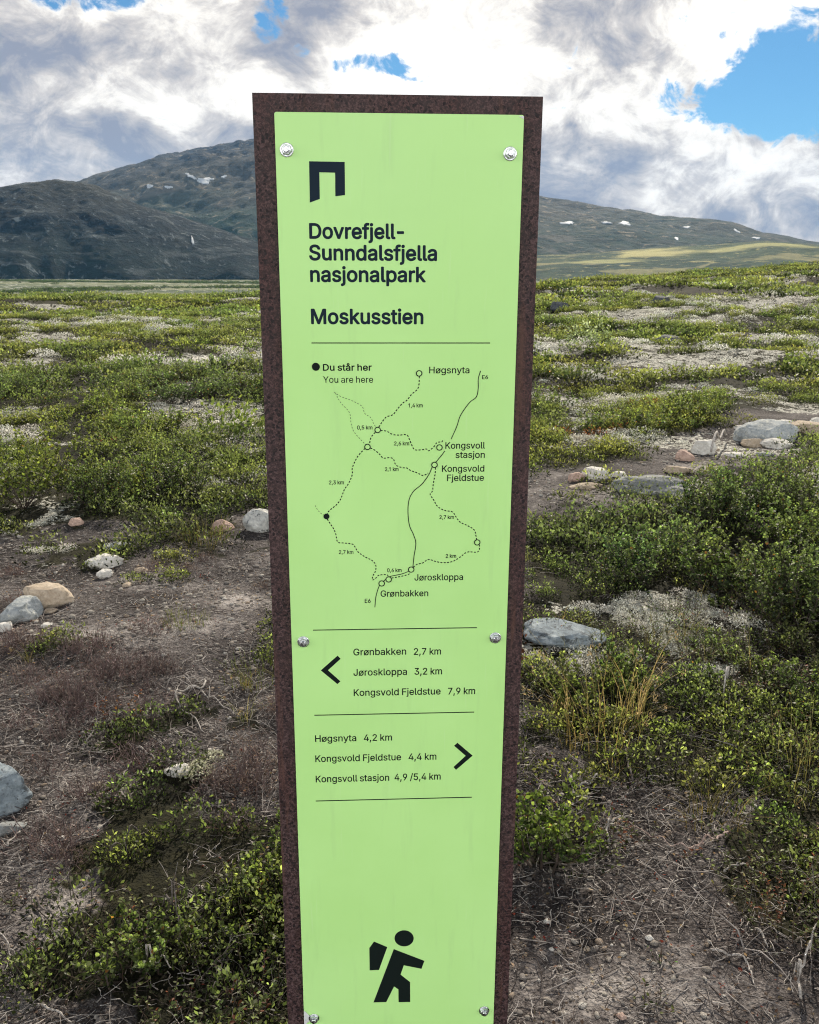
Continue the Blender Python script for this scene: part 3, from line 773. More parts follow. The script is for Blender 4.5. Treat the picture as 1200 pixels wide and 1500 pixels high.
t.put(b.inputs['Roughness'], t.rng(g1, 0.3, 0.7, 0.34, 0.46))
t.put(b.inputs['Normal'], t.n('ShaderNodeBump', None, Strength=0.02, Distance=0.002, Height=t.noise(p, 24, 2)).outputs[0])
m_navy, t, b = material('navy_print', 0.55, 0.08)
t.put(b.inputs['Base Color'], (0.010, 0.020, 0.034))
m_black, t, b = material('black_print', 0.55, 0.06)
t.put(b.inputs['Base Color'], (0.008, 0.013, 0.012))
m_steel, t, b = material('zinc_bolt', 0.30, 0.5)
p = t.n('ShaderNodeTexCoord').outputs['Object']
b.inputs['Metallic'].default_value = 1.0
t.put(b.inputs['Base Color'], t.mix(t.noise(p, 300, 3), (0.36, 0.38, 0.40), (0.72, 0.74, 0.76)))
t.put(b.inputs['Roughness'], t.rng(t.noise(p, 240, 3), 0.3, 0.7, 0.2, 0.5))
m_bare, t, b = material('bare_aluminium_edge', 0.5, 0.4)
t.put(b.inputs['Base Color'], (0.62, 0.64, 0.64))

# post and panel
PLATE = dict(u0=-0.1842, u1=0.1558, v1=0.2012)
post = prism('post', [(PLATE['u0'], foot_v - 0.12), (PLATE['u1'], foot_v - 0.12), (PLATE['u1'], PLATE['v1']), (PLATE['u0'], PLATE['v1'])], 0.006, 0.016, m_rust, root, 0.0007)
panel = prism('panel', rounded(-0.1590, -1.168, 0.1331, 0.1801, 0.0022), 0.0, 0.004, m_lime, root, 0.0004)
Y1, Y2, Y3, Y4 = -0.0002, -0.0005, -0.0007, -0.0009


def layout(text, size, track=0.0):
    x, out = 0.0, []
    for ch in text:
        if ch == ' ':
            x += 0.16 * size
            continue
        adv, src = GLYPHS[ch]
        glyph = []
        if ch == '-':
            x -= 0.035 * size
        for cs in src.split(';'):
            raw = [tuple(int(q) for q in pt.split(',')) for pt in cs.split(' ')]
            keep = []
            for q in raw:
                if not keep or abs(q[0] - keep[-1][0]) + abs(q[1] - keep[-1][1]) > 7:
                    keep.append(q)
            while abs(keep[0][0] - keep[-1][0]) + abs(keep[0][1] - keep[-1][1]) <= 7:
                keep.pop()
            glyph.append([(x + q[0] / 1000 * size, q[1] / 1000 * size) for q in keep])
        out.append(glyph[1:] if ch == '1' else glyph)
        x += (adv / 1000 + track) * size
    return out


def text_contours(text, x0, x1, y0, y1, cap_px):
    """text from (x0,y0) to (x1,y1) on its baseline, all in photograph pixels"""
    ua, va = sp(x0, y0)
    ub, vb = sp(x1, y1)
    v = (va + vb) / 2
    mx = (x0 + x1) / 2
    my = (y0 + y1) / 2
    cap = abs(sp(mx, my - cap_px)[1] - sp(mx, my)[1])
    size = cap / 0.509
    cs = layout(text, size)
    lo, hi = min(p[0] for g in cs for c in g for p in c), max(p[0] for g in cs for c in g for p in c)
    k = (ub - ua) / (hi - lo)
    return [[[(ua + (x - lo) * k, v + y) for x, y in c] for c in g] for g in cs], size


def lettering(name, lines, mat, parent, bold=0.0, y=Y1):
    for ln in lines:
        one_line(name, [ln], mat, parent, bold, y)


def winding(c):
    return sum(c[i - 1][0] * c[i][1] - c[i][0] * c[i - 1][1] for i in range(len(c)))


def pip(p, c):
    r = False
    for i in range(len(c)):
        (x1, y1), (x2, y2) = c[i - 1], c[i]
        if (y1 > p[1]) != (y2 > p[1]) and p[0] < (x2 - x1) * (p[1] - y1) / (y2 - y1) + x1:
            r = not r
    return r


def one_line(name, lines, mat, parent, bold, y):
    """letters are built of overlapping strokes: every stroke (with its counters) is filled by itself"""
    me = None
    layers = {}
    size = 0
    for ln in lines:
        glyphs, size = text_contours(*ln)
        for cs in glyphs:
            sgn = winding(max(cs, key=lambda c: abs(winding(c))))
            outer = [c for c in cs if winding(c) * sgn > 0]
            holes = [c for c in cs if winding(c) * sgn <= 0]
            for k, c in enumerate(outer):
                layers.setdefault(k, []).append(c)
                for h in holes:
                    if all(pip(p, c) for p in h):
                        layers[k].append(h)
    bm = bmesh.new()
    for k, cs in layers.items():
        cu = bpy.data.curves.new(name, 'CURVE')
        cu.dimensions = '2D'
        cu.fill_mode = 'FRONT'
        for c in cs:
            s = cu.splines.new('POLY')
            s.points.add(len(c) - 1)
            for p, (a, b2) in zip(s.points, c):
                p.co = (a * CK, b2 * CK, 0, 1)
            s.use_cyclic_u = True
        tmp = from_curve(name, cu, y - k * 4e-6, mat, parent)
        # heavier weights: the letter printed again a hair to every side
        rad = max(bold, 0) * size
        for j in range(8 if rad else 1):
            cp = tmp.data.copy()
            cp.transform(Matrix.Translation((rad * math.cos(j * math.pi / 4), -j * 1.2e-5, rad * math.sin(j * math.pi / 4))))
            bm.from_mesh(cp)
            bpy.data.meshes.remove(cp)
        bpy.data.meshes.remove(tmp.data)
    me = bpy.data.meshes.new(name)
    bm.to_mesh(me)
    bm.free()
    return link(name, me, mat, parent)


def zoomed(pts, ox, oy, k):
    return [(ox + x / k, oy + y / k) for x, y in pts]


def flat_shape(name, polys, mat, parent, y=Y1):
    cu = bpy.data.curves.new(name, 'CURVE')
    cu.dimensions = '2D'
    cu.fill_mode = 'FRONT'
    for c in polys:
        s = cu.splines.new('POLY')
        s.points.add(len(c) - 1)
        for p, (a, b2) in zip(s.points, c):
            p.co = (a * CK, b2 * CK, 0, 1)
        s.use_cyclic_u = True
    return from_curve(name, cu, y, mat, parent)


# emblem: a dark gateway
flat_shape('emblem', [[sp(*q) for q in zoomed([(252, 232), (947, 240), (958, 888), (770, 912), (762, 452), (453, 446), (467, 966), (272, 1040)], 430, 220, 1200 / 90)]], m_navy, panel)
lettering('title_line', [('Dovrefjell-', 451, 588, 350, 350, 21.4), ('Sunndalsfjella', 451, 636.5, 381.5, 381.5, 21.4),
                              ('nasjonalpark', 452.8, 620.5, 413.2, 412.8, 21.2), ('Moskusstien', 454.6, 617.3, 474.8, 474.4, 21)], m_navy, panel, 0.022)


def rule(x0, y0, x1, y1, th):
    ua, va = sp(x0, y0)
    ub, vb = sp(x1, y1)
    v = (va + vb) / 2
    h = abs(sp(x0, y0 + th)[1] - va) / 2
    flat_shape('divider_line', [[(ua, v - h), (ub, v - h), (ub, v + h), (ua, v + h)]], m_black, panel)


rule(454.5, 502.5, 716, 502.5, 1.5)
rule(460, 924, 700, 918.7, 1.4)
rule(463, 1048.7, 697, 1042.3, 1.4)
rule(466, 1174.3, 694.5, 1167, 1.4)

# the map
lettering('map_heading', [('Du står her', 471.9, 542.8, 543.6, 543.4, 9.4)], m_black, panel, 0.018)
lettering('map_caption', [('You are here', 472.2, 545.2, 561.4, 561.2, 9.4)], m_black, panel, 0.002)
lettering('place_name', [('Høgsnyta', 627.3, 686, 546.2, 546.2, 9.4), ('Kongsvoll', 651.9, 709.6, 656.6, 656.2, 9.3), ('stasjon', 666.9, 709.4, 670, 669.8, 9.3),
                              ('Kongsvold', 647.2, 708.8, 690.4, 690, 9.2), ('Fjeldstue', 654.7, 708.4, 703.9, 703.4, 9.2), ('Jøroskloppa', 608.2, 679, 850, 849, 9),
                              ('Grønbakken', 558.8, 628.2, 874, 873.2, 9)], m_black, panel, 0.009)
lettering('distance_mark', [('E6', 704.9, 713.2, 554.4, 554.4, 5.8), ('1,4 km', 597.2, 618, 596.6, 596.4, 5.6), ('0,5 km', 522.4, 544.6, 629.6, 629.4, 5.6), ('2,6 km', 576.8, 598.6, 652.5, 652.3, 5.6),
                                 ('2,1 km', 563.8, 583.4, 690.3, 690, 5.5), ('2,3 km', 481.9, 503.5, 710.4, 710.1, 5.5), ('2,7 km', 497.2, 518.2, 812.2, 811.8, 5.4),
                                 ('2,7 km', 643.9, 665, 759.8, 759.4, 5.4), ('2 km', 653.6, 668.7, 816.7, 816.4, 5.4), ('0,6 km', 568, 589, 838.2, 837.9, 5.4), ('E6', 535.7, 544.1, 883.5, 883.3, 5.8)], m_black, panel, 0.013)


def smooth_path(pts, n=6):
    out = []
    for i in range(len(pts) - 1):
        p0, p1, p2, p3 = (np.array(pts[max(min(k, len(pts) - 1), 0)], float) for k in (i - 1, i, i + 1, i + 2))
        for j in range(n):
            s = j / n
            out.append(tuple(0.5 * ((2 * p1) + (-p0 + p2) * s + (2 * p0 - 5 * p1 + 4 * p2 - p3) * s * s + (-p0 + 3 * p1 - 3 * p2 + p3) * s ** 3)))
    out.append(tuple(pts[-1]))
    return out


def ribbon(pts, wd, dash=None):
    """quads along a path in (u, v); dash = (on, off)"""
    P = [np.array(p) for p in pts]
    segs = []
    pos = 0.0
    for a, b2 in zip(P[:-1], P[1:]):
        L = np.linalg.norm(b2 - a)
        if L < 1e-7:
            continue
        d = (b2 - a) / L
        n = np.array((-d[1], d[0])) * wd / 2
        s = 0.0
        while s < L - 1e-9:
            if dash:
                ph = (pos + s) % sum(dash)
                on = ph < dash[0] - 1e-9
                e = min(L, s + ((dash[0] if on else sum(dash)) - ph) + 1e-9)
            else:
                on, e = True, L
            if on:
                ext = d * (wd * 0.25 if not dash else 0)
                segs.append([a + d * s - n - ext, a + d * e - n + ext, a + d * e + n + ext, a + d * s + n - ext])
            s = e
        pos += L
    return segs


def map_lines(name, paths, wd_px, dash_px, mat, y):
    k = abs(sp(600, 700)[0] - sp(601, 700)[0])
    V, Q = [], []
    yy = y
    for pts in paths:
        uvs = [sp(*q) for q in zoomed(smooth_path(pts), 430, 500, 1200 / 340)]
        for sg in ribbon(uvs, wd_px * k, tuple(x * k for x in dash_px) if dash_px else None):
            b0 = len(V)
            yy -= 1.5e-7                                  # consecutive pieces overlap at bends: never in one plane
            V += [(q[0] - OFF.x, yy - OFF.y, q[1] - OFF.z) for q in sg]
            Q.append((b0, b0 + 1, b0 + 2, b0 + 3))
    return link(name, raw_mesh(name, np.array(V), Q), mat, panel)


TRAILS = [[(645, 180), (640, 240), (605, 275), (582, 305), (560, 320), (530, 355), (510, 380), (475, 393), (452, 422), (436, 448)],
          [(420, 472), (400, 495), (390, 530), (382, 545)],
          [(447, 461), (480, 466), (510, 482), (545, 485), (583, 484), (600, 515), (622, 558), (660, 560), (685, 556), (697, 565), (722, 545), (740, 522), (765, 518), (768, 510)],
          [(395, 553), (415, 562), (440, 582), (462, 604), (495, 602), (515, 610), (528, 640), (560, 653), (585, 655), (605, 668), (640, 680), (668, 693), (695, 680)],
          [(368, 555), (335, 590), (315, 625), (302, 660), (303, 690), (285, 735), (262, 770), (245, 815), (225, 845), (195, 870), (180, 885), (175, 900)],
          [(175, 922), (190, 945), (207, 970), (220, 1000), (230, 1040), (262, 1045), (305, 1050), (320, 1065), (335, 1090), (370, 1115), (410, 1135), (428, 1160), (426, 1190), (413, 1215), (412, 1235), (432, 1222), (445, 1210), (485, 1207), (492, 1217)],
          [(733, 652), (730, 690), (722, 735), (718, 772), (706, 790), (725, 820), (745, 852), (780, 872), (822, 880), (840, 905), (862, 932), (900, 950), (935, 972), (945, 1005), (948, 1022)],
          [(962, 1048), (962, 1075), (948, 1087), (900, 1087), (865, 1112), (825, 1136), (775, 1143), (735, 1136), (700, 1127), (670, 1145), (640, 1153), (622, 1168)],
          [(510, 1224), (560, 1215), (600, 1203), (604, 1192)]]
THIN = [[(205, 265), (240, 288), (300, 310), (350, 338), (365, 375), (395, 395), (410, 425), (424, 447)], [(212, 270), (240, 320), (285, 370), (295, 430), (310, 470), (345, 510), (370, 537)],
        [(112, 852), (125, 875), (145, 895), (160, 902)]]
ROAD = [[(962, 150), (950, 190), (950, 240), (940, 285), (905, 315), (860, 380), (840, 440), (812, 503)],
        [(780, 565), (760, 592), (735, 622), (715, 650), (700, 685), (665, 735), (620, 775), (597, 820), (592, 880), (600, 950), (622, 1000), (634, 1045), (625, 1110), (620, 1165)],
        [(600, 1188), (560, 1203), (500, 1217), (470, 1240), (447, 1265), (430, 1320), (425, 1375)]]
map_lines('trail_lines', TRAILS, 1.5, (3.0, 2.0), m_black, Y1)
m_faint, t, b = material('thin_print', 0.4, 0.3)
t.put(b.inputs['Base Color'], (0.05, 0.10, 0.04))
map_lines('minor_trail_lines', THIN, 0.8, (2.6, 2.0), m_faint, Y1)
map_lines('road_line', ROAD, 1.15, None, m_black, Y2)


def ring_pts(x, y, r_px, n=28):
    u, v = sp(x, y)
    k = abs(sp(600, y)[0] - sp(601, y)[0])
    return [(u + r_px * k * math.cos(2 * math.pi * i / n), v + r_px * k * math.sin(2 * math.pi * i / n)) for i in range(n)]


for (zx, zy), fill in [((644, 165), 0), ((432, 459), 0), ((380, 547), 0), ((752, 547), 0), ((727, 637), 0), ((951, 1036), 0), ((611, 1179), 0), ((495, 1231), 0), ((459, 1252), 0), ((171, 908), 1), ((110, 135), 2)]:
    x, y = zoomed([(zx, zy)], 430, 500, 1200 / 340)[0]
    if fill:
        flat_shape('position_dot', [ring_pts(x, y, 4.3 if fill == 1 else 5.8)], m_black, panel, Y3)
    else:
        flat_shape('map_dot', [ring_pts(x, y, 3.6)], m_lime, panel, Y3)
        flat_shape('map_ring', [ring_pts(x, y, 4.7), ring_pts(x, y, 3.3)], m_black, panel, Y4)

# directions
AX, AY, AK = 420, 880, 1200 / 350
flat_shape('arrow', [[sp(*q) for q in zoomed([(178, 353), (262, 278), (277, 294), (214, 352), (277, 407), (262, 421)], AX, AY, AK)]], m_black, panel)
flat_shape('arrow', [[sp(*q) for q in zoomed([(867, 711), (944, 775), (861, 847), (848, 833), (909, 776), (850, 726)], AX, AY, AK)]], m_black, panel)
lettering('direction_line', [('Grønbakken', 519.6, 596.6, 960.2, 959, 9.6), ('2,7 km', 608.1, 647.6, 958.8, 958.4, 9.6), ('Jøroskloppa', 520, 598, 990, 988.7, 9.6), ('3,2 km', 609.3, 649.3, 988, 987.3, 9.6),
                                  ('Kongsvold Fjeldstue', 520.6, 647.4, 1019.4, 1017.2, 9.6), ('7,9 km', 658.6, 698, 1016.6, 1015.8, 9.6)], m_black, panel, 0.009)
lettering('direction_line', [('Høgsnyta', 464.6, 524.6, 1087.4, 1086.4, 9.5), ('4,2 km', 536, 576.8, 1085.8, 1084.8, 9.5), ('Kongsvold Fjeldstue', 465.2, 590.3, 1116.6, 1114, 9.5), ('4,4 km', 601.7, 642, 1113.2, 1112.2, 9.5),
                                  ('Kongsvoll stasjon', 466, 573.2, 1146.6, 1144, 9.5), ('4,9 /5,4 km', 581.3, 648.5, 1143.2, 1141.4, 9.5)], m_black, panel, 0.009)

# the walking figure with a rucksack
PX, PY, PK = 540, 1350, 1154 / 100
body = [(485, 465), (1005, 660), (955, 795), (657, 738), (603, 895), (765, 1020), (770, 1358), (573, 1362), (568, 1145), (495, 1097), (365, 1362), (148, 1370)]
pack = [(150, 340), (375, 432), (237, 820), (80, 828), (72, 450)]
head = [(658 + 162 * math.cos(a) , 282 + 136 * math.sin(a)) for a in np.linspace(0, 2 * math.pi, 36, endpoint=False)]
flat_shape('hiker_pictogram', [[sp(*q) for q in zoomed(s, PX, PY, PK)] for s in (body, pack, head)], m_black, panel)
# edges where the green film has lifted
flat_shape('chipped_corner', [[sp(*q) for q in [(755, 168.8), (763.2, 169), (762.9, 173.5), (760, 171.6)]]], m_bare, panel, Y2)
flat_shape('chipped_edge', [[sp(*q) for q in [(451.2, 1481.5), (454, 1483.5), (460, 1489), (459, 1497), (454, 1501), (451.8, 1502)]]], m_bare, panel, Y2)

# bolts


def lathe(prof, n, hexa=False):
    bm = bmesh.new()
    rings = []
    for r, y in prof:
        rings.append([bm.verts.new((r * math.cos(2 * math.pi * i / n), y, r * math.sin(2 * math.pi * i / n))) for i in range(n)])
    for a, c2 in zip(rings[:-1], rings[1:]):
        for i in range(n):
            bm.faces.new((a[i], a[(i + 1) % n], c2[(i + 1) % n], c2[i]))
    bm.faces.new(rings[-1])
    bmesh.ops.recalc_face_normals(bm, faces=bm.faces)
    me = bpy.data.meshes.new('part')
    bm.to_mesh(me)
    bm.free()
    return me


for i, (bx, by, rot) in enumerate([(416, 221, 0.2), (743, 224, 0.75), (446, 941, 0.45), (727, 933, 0.1), (466, 1492, 0.6), (715, 1479, 0.3)]):
    u, v = sp(bx, by)
    head_me = lathe([(0.0062, -0.0012), (0.0064, -0.0016), (0.0064, -0.0052), (0.0058, -0.0060), (0.0035, -0.0063)], 6)
    head_me.name = 'bolt'
    o = link('bolt', head_me, m_steel, root, (u - OFF.x, -OFF.y, v - OFF.z))
    o.rotation_euler = (0, rot, 0)
    wm = lathe([(0.0076, 0.0), (0.0080, -0.0004), (0.0080, -0.0012), (0.0074, -0.0015), (0.0040, -0.0015)], 24)
    wm.name = 'washer'
    for pf in wm.polygons:
        pf.use_smooth = False
    link('washer', wm, m_steel, o)
    cm = lathe([(0.0036, -0.0062), (0.0036, -0.0084), (0.0030, -0.0088), (0.0008, -0.0089)], 16)
    cm.name = 'threaded_end'
    link('threaded_end', cm, m_steel, o)

# ------------------------------------------------------------------ plants: leaves and twigs as arrays
def unit(a):
    return a / np.maximum(np.linalg.norm(a, axis=-1, keepdims=True), 1e-9)


class Plant:
    """one plant: leaves (pos, dir, normal, length, width, colour) and twigs (start, end, radius, radius, colour)"""
    def __init__(self):
        self.lp, self.ld, self.ln, self.ll, self.lw, self.lc = [], [], [], [], [], []
        self.ta, self.tb, self.tr, self.ts, self.tc = [], [], [], [], []

    def leaf(self, p, d, n, L, W, c):
        self.lp.append(p); self.ld.append(d); self.ln.append(n); self.ll.append(L); self.lw.append(W); self.lc.append(c)

    def twig(self, a, b, r0, r1, c):
        self.ta.append(a); self.tb.append(b); self.tr.append(r0); self.ts.append(r1); self.tc.append(c)

    def done(self):
        for k, v in list(self.__dict__.items()):
            self.__dict__[k] = np.array(v, float)
        return self


def leaf_arrays(pl, inst, hexa):
    """inst: dict pos (N,3), yaw, scale, tint (N,3) -> V, quads, colours of the leaves"""
    N, M = len(inst['pos']), len(pl.lp)
    if N == 0 or M == 0:
        return np.zeros((0, 3)), np.zeros((0, 4), int), np.zeros((0, 4))
    c, s = np.cos(inst['yaw']), np.sin(inst['yaw'])

    def rot(a):
        x = a[None, :, 0] * c[:, None] - a[None, :, 1] * s[:, None]
        y = a[None, :, 0] * s[:, None] + a[None, :, 1] * c[:, None]
        return np.stack([x, y, np.broadcast_to(a[None, :, 2], x.shape)], -1).reshape(N * M, 3)
    sc = np.repeat(inst['scale'], M)[:, None]
    hs = np.repeat(inst.get('hs', inst['scale']), M)[:, None]
    P = rot(pl.lp) * np.concatenate([sc, sc, hs], 1) + np.repeat(inst['pos'], M, 0)
    D, Nn = rot(pl.ld), rot(pl.ln)
    S = unit(np.cross(D, Nn))
    Nn = np.cross(S, D)
    lsc = np.sqrt(sc)
    L, W = np.tile(pl.ll, N)[:, None] * lsc, np.tile(pl.lw, N)[:, None] * lsc
    col = np.tile(pl.lc, (N, 1))
    col[:, :3] *= np.repeat(inst['tint'], M, 0) * np.exp(RNG.normal(-0.10, 0.42 if len(pl.ta) else 0.24, (N * M, 1)))
    col = np.concatenate([col, np.ones((len(col), 1))], 1) if col.shape[1] == 3 else col
    if hexa:
        pts = [P, P + D * L * 0.28 + S * W * 0.42 + Nn * W * 0.12, P + D * L * 0.72 + S * W * 0.46 + Nn * W * 0.14, P + D * L + Nn * W * -0.05,
               P + D * L * 0.72 - S * W * 0.46 + Nn * W * 0.14, P + D * L * 0.28 - S * W * 0.42 + Nn * W * 0.12]
        V = np.stack(pts, 1).reshape(-1, 3)
        b0 = np.arange(N * M)[:, None] * 6
        Q = np.concatenate([b0 + np.array([0, 1, 2, 3]), b0 + np.array([0, 3, 4, 5])])
        C = np.repeat(col, 6, 0)
    else:
        pts = [P, P + D * L * 0.5 + S * W * 0.5 + Nn * W * 0.1, P + D * L, P + D * L * 0.5 - S * W * 0.5 + Nn * W * 0.1]
        V = np.stack(pts, 1).reshape(-1, 3)
        Q = np.arange(N * M)[:, None] * 4 + np.array([0, 1, 2, 3])
        C = np.repeat(col, 4, 0)
    return V, Q, C


def twig_arrays(pl, inst):
    N, M = len(inst['pos']), len(pl.ta)
    if N == 0 or M == 0:
        return np.zeros((0, 3)), np.zeros((0, 4), int), np.zeros((0, 4))
    c, s = np.cos(inst['yaw']), np.sin(inst['yaw'])

    def rot(a):
        x = a[None, :, 0] * c[:, None] - a[None, :, 1] * s[:, None]
        y = a[None, :, 0] * s[:, None] + a[None, :, 1] * c[:, None]
        return np.stack([x, y, np.broadcast_to(a[None, :, 2], x.shape)], -1).reshape(N * M, 3)
    sc = np.repeat(inst['scale'], M)[:, None]
    hs = np.repeat(inst.get('hs', inst['scale']), M)[:, None]
    k = np.concatenate([sc, sc, hs], 1)
    off = np.repeat(inst['pos'], M, 0)
    A, B = rot(pl.ta) * k + off, rot(pl.tb) * k + off
    D = unit(B - A)
    ref = np.where(np.abs(D[:, 2:3]) > 0.9, np.array([[1.0, 0, 0]]), np.array([[0, 0, 1.0]]))
    U = unit(np.cross(D, ref))
    W = np.cross(D, U)
    r0, r1 = np.tile(pl.tr, N)[:, None] * np.sqrt(sc), np.tile(pl.ts, N)[:, None] * np.sqrt(sc)
    ring = [(math.cos(a), math.sin(a)) for a in (0, 2.094, 4.189)]
    pts = [A + (U * x + W * y) * r0 for x, y in ring] + [B + (U * x + W * y) * r1 for x, y in ring]
    V = np.stack(pts, 1).reshape(-1, 3)
    b0 = np.arange(N * M)[:, None] * 6
    Q = np.concatenate([b0 + np.array(q) for q in ([0, 1, 4, 3], [1, 2, 5, 4], [2, 0, 3, 5])])
    col = np.tile(pl.tc, (N, 1)) * RNG.uniform(0.7, 1.3, (N * M, 1))
    C = np.repeat(np.concatenate([col, np.zeros((len(col), 1))], 1), 6, 0)
    return V, Q, C


def gather(chunks):
    Vs, Qs, Cs, n = [], [], [], 0
    for V, Q, C in chunks:
        if len(V) == 0:
            continue
        Vs.append(V); Qs.append(Q + n); Cs.append(C)
        n += len(V)
    return np.concatenate(Vs), np.concatenate(Qs), np.concatenate(Cs)


def leaf_material(name, rough=0.5, spec=0.35, trans=0.48, thru=(1.60, 1.80, 0.95)):
    m = bpy.data.materials.new(name)
    m.use_nodes = True
    t = NT(m.node_tree)
    att = t.n('ShaderNodeAttribute', {'attribute_name': 'tint'})
    b = t.n('ShaderNodeBsdfPrincipled', None, Roughness=rough, Base_Color=att.outputs['Color'])
    b.inputs['Specular IOR Level'].default_value = spec
    tr = t.n('ShaderNodeBsdfTranslucent', None, Color=t.mix(1.0, att.outputs['Color'], thru, 'MULTIPLY'))
    mx = t.n('ShaderNodeMixShader', None, i0=t.math('MULTIPLY', att.outputs['Alpha'], trans), i1=b.outputs[0], i2=tr.outputs[0])
    t.t.links.new(mx.outputs[0], t.n('ShaderNodeOutputMaterial').inputs['Surface'])
    return m


M_LEAF = leaf_material('leaf_and_twig')
M_LICH = leaf_material('reindeer_lichen', 0.9, 0.1, 0.2, (1.0, 1.0, 0.95))
M_DRY = leaf_material('dry_plant', 0.8, 0.15, 0.3, (1.3, 1.2, 0.9))


def rv(a=1.0):
    return RNG.normal(0, a, 3)


def birch(seed, h=0.34, spread=0.22, stems=9, leaf=0.0125, dens=70, tip=(0.135, 0.170, 0.038), deep=(0.040, 0.068, 0.020), bark=(0.050, 0.038, 0.032), per=30):
    """dwarf birch: arching woody stems with small round leaves"""
    r = np.random.default_rng(seed)
    pl = Plant()
    for i in range(stems):
        a = 2 * math.pi * (i + r.uniform(0, 0.8)) / stems
        out = spread * r.uniform(0.25, 1.0)
        top = h * r.uniform(0.65, 1.1)
        base = np.array([math.cos(a), math.sin(a), 0]) * r.uniform(0.0, 0.05)
        end = np.array([math.cos(a) * out, math.sin(a) * out, top])
        mid = base * 0.5 + end * 0.5 + np.array([math.cos(a), math.sin(a), 0]) * out * 0.22 + r.normal(0, 0.02, 3)
        K = 7
        pts = [base * (1 - s) ** 2 + 2 * mid * s * (1 - s) + end * s * s + (r.normal(0, 0.006, 3) if 0 < s < 1 else 0) for s in np.linspace(0, 1, K)]
        for k in range(K - 1):
            pl.twig(pts[k], pts[k + 1], 0.0030 * (1 - k / K) + 0.0008, 0.0030 * (1 - (k + 1) / K) + 0.0007, bark)
            nb = 3 if k > 0 else 0
            for _ in range(nb):
                st = pts[k] + (pts[k + 1] - pts[k]) * r.uniform()
                d = unit(pts[k + 1] - pts[k]) * 0.8 + r.normal(0, 0.75, 3)
                d[2] = abs(d[2]) * 0.9 + 0.25
                d = unit(d)
                L = r.uniform(0.04, 0.10) * (h / 0.34)
                en = st + d * L
                pl.twig(st, en, 0.0011, 0.0006, bark)
                for q in range(per // 3):
                    f = r.uniform(0.15, 1.0)
                    ld = unit(d * 0.5 + r.normal(0, 0.8, 3) + np.array([0, 0, 0.25]))
                    ln = unit(r.normal(0, 0.6, 3) + np.array([0, 0, 0.7]))
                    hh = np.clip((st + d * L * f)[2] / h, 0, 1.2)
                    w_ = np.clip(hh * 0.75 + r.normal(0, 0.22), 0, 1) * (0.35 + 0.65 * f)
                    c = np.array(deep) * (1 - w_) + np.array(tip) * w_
                    if r.uniform() < 0.012:
                        c = np.array((0.22, 0.10, 0.03))
                    ls = leaf * r.uniform(0.65, 1.15)
                    pl.leaf(st + d * L * f, ld, ln, ls, ls * 0.88, c)
    return pl.done()


def tuft(seed, rad, h, n, L, W, cols, up=0.7, bark=None, shoots=0):
    """a low cushion of leaves: many leaf blades spread through a flattened dome, densest at its outside"""
    r = np.random.default_rng(seed)
    pl = Plant()
    lob = r.uniform(0, 6.28, 3)
    for i in range(n):
        a = r.uniform(0, 2 * math.pi)
        wob = 1 + 0.25 * math.sin(2 * a + lob[0]) + 0.18 * math.sin(3 * a + lob[1])
        q = math.sqrt(r.uniform()) * wob
        hz = h * math.sqrt(max(0, 1 - min(q, 1) ** 2)) * r.uniform(0.25, 1.12) * (1 + 0.3 * math.sin(5 * a + lob[2]))
        p = np.array([math.cos(a) * q * rad, math.sin(a) * q * rad, hz])
        d = unit(np.array([math.cos(a) * q * 0.6, math.sin(a) * q * 0.6, up]) + r.normal(0, 0.55, 3))
        nn = unit(r.normal(0, 1, 3) + np.array([0, 0, 0.5]))
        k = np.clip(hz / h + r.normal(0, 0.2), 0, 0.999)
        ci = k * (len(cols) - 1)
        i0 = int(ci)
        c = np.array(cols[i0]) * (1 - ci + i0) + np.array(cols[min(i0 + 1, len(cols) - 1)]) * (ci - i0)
        s = r.uniform(0.7, 1.3)
        pl.leaf(p, d, nn, L * s, W * s, c)
    for i in range(shoots):
        a, q = r.uniform(0, 6.28), r.uniform(0, 0.8)
        p = np.array([math.cos(a) * q * rad, math.sin(a) * q * rad, 0])
        e = p * 1.35 + np.array([0, 0, h * r.uniform(0.6, 1.2)]) + r.normal(0, 0.01, 3)
        m_ = (p + e) / 2 + r.normal(0, 0.012, 3)
        pl.twig(p, m_, 0.0012, 0.001, bark or (0.05, 0.04, 0.032))
        pl.twig(m_, e, 0.001, 0.0006, bark or (0.05, 0.04, 0.032))
    return pl.done()


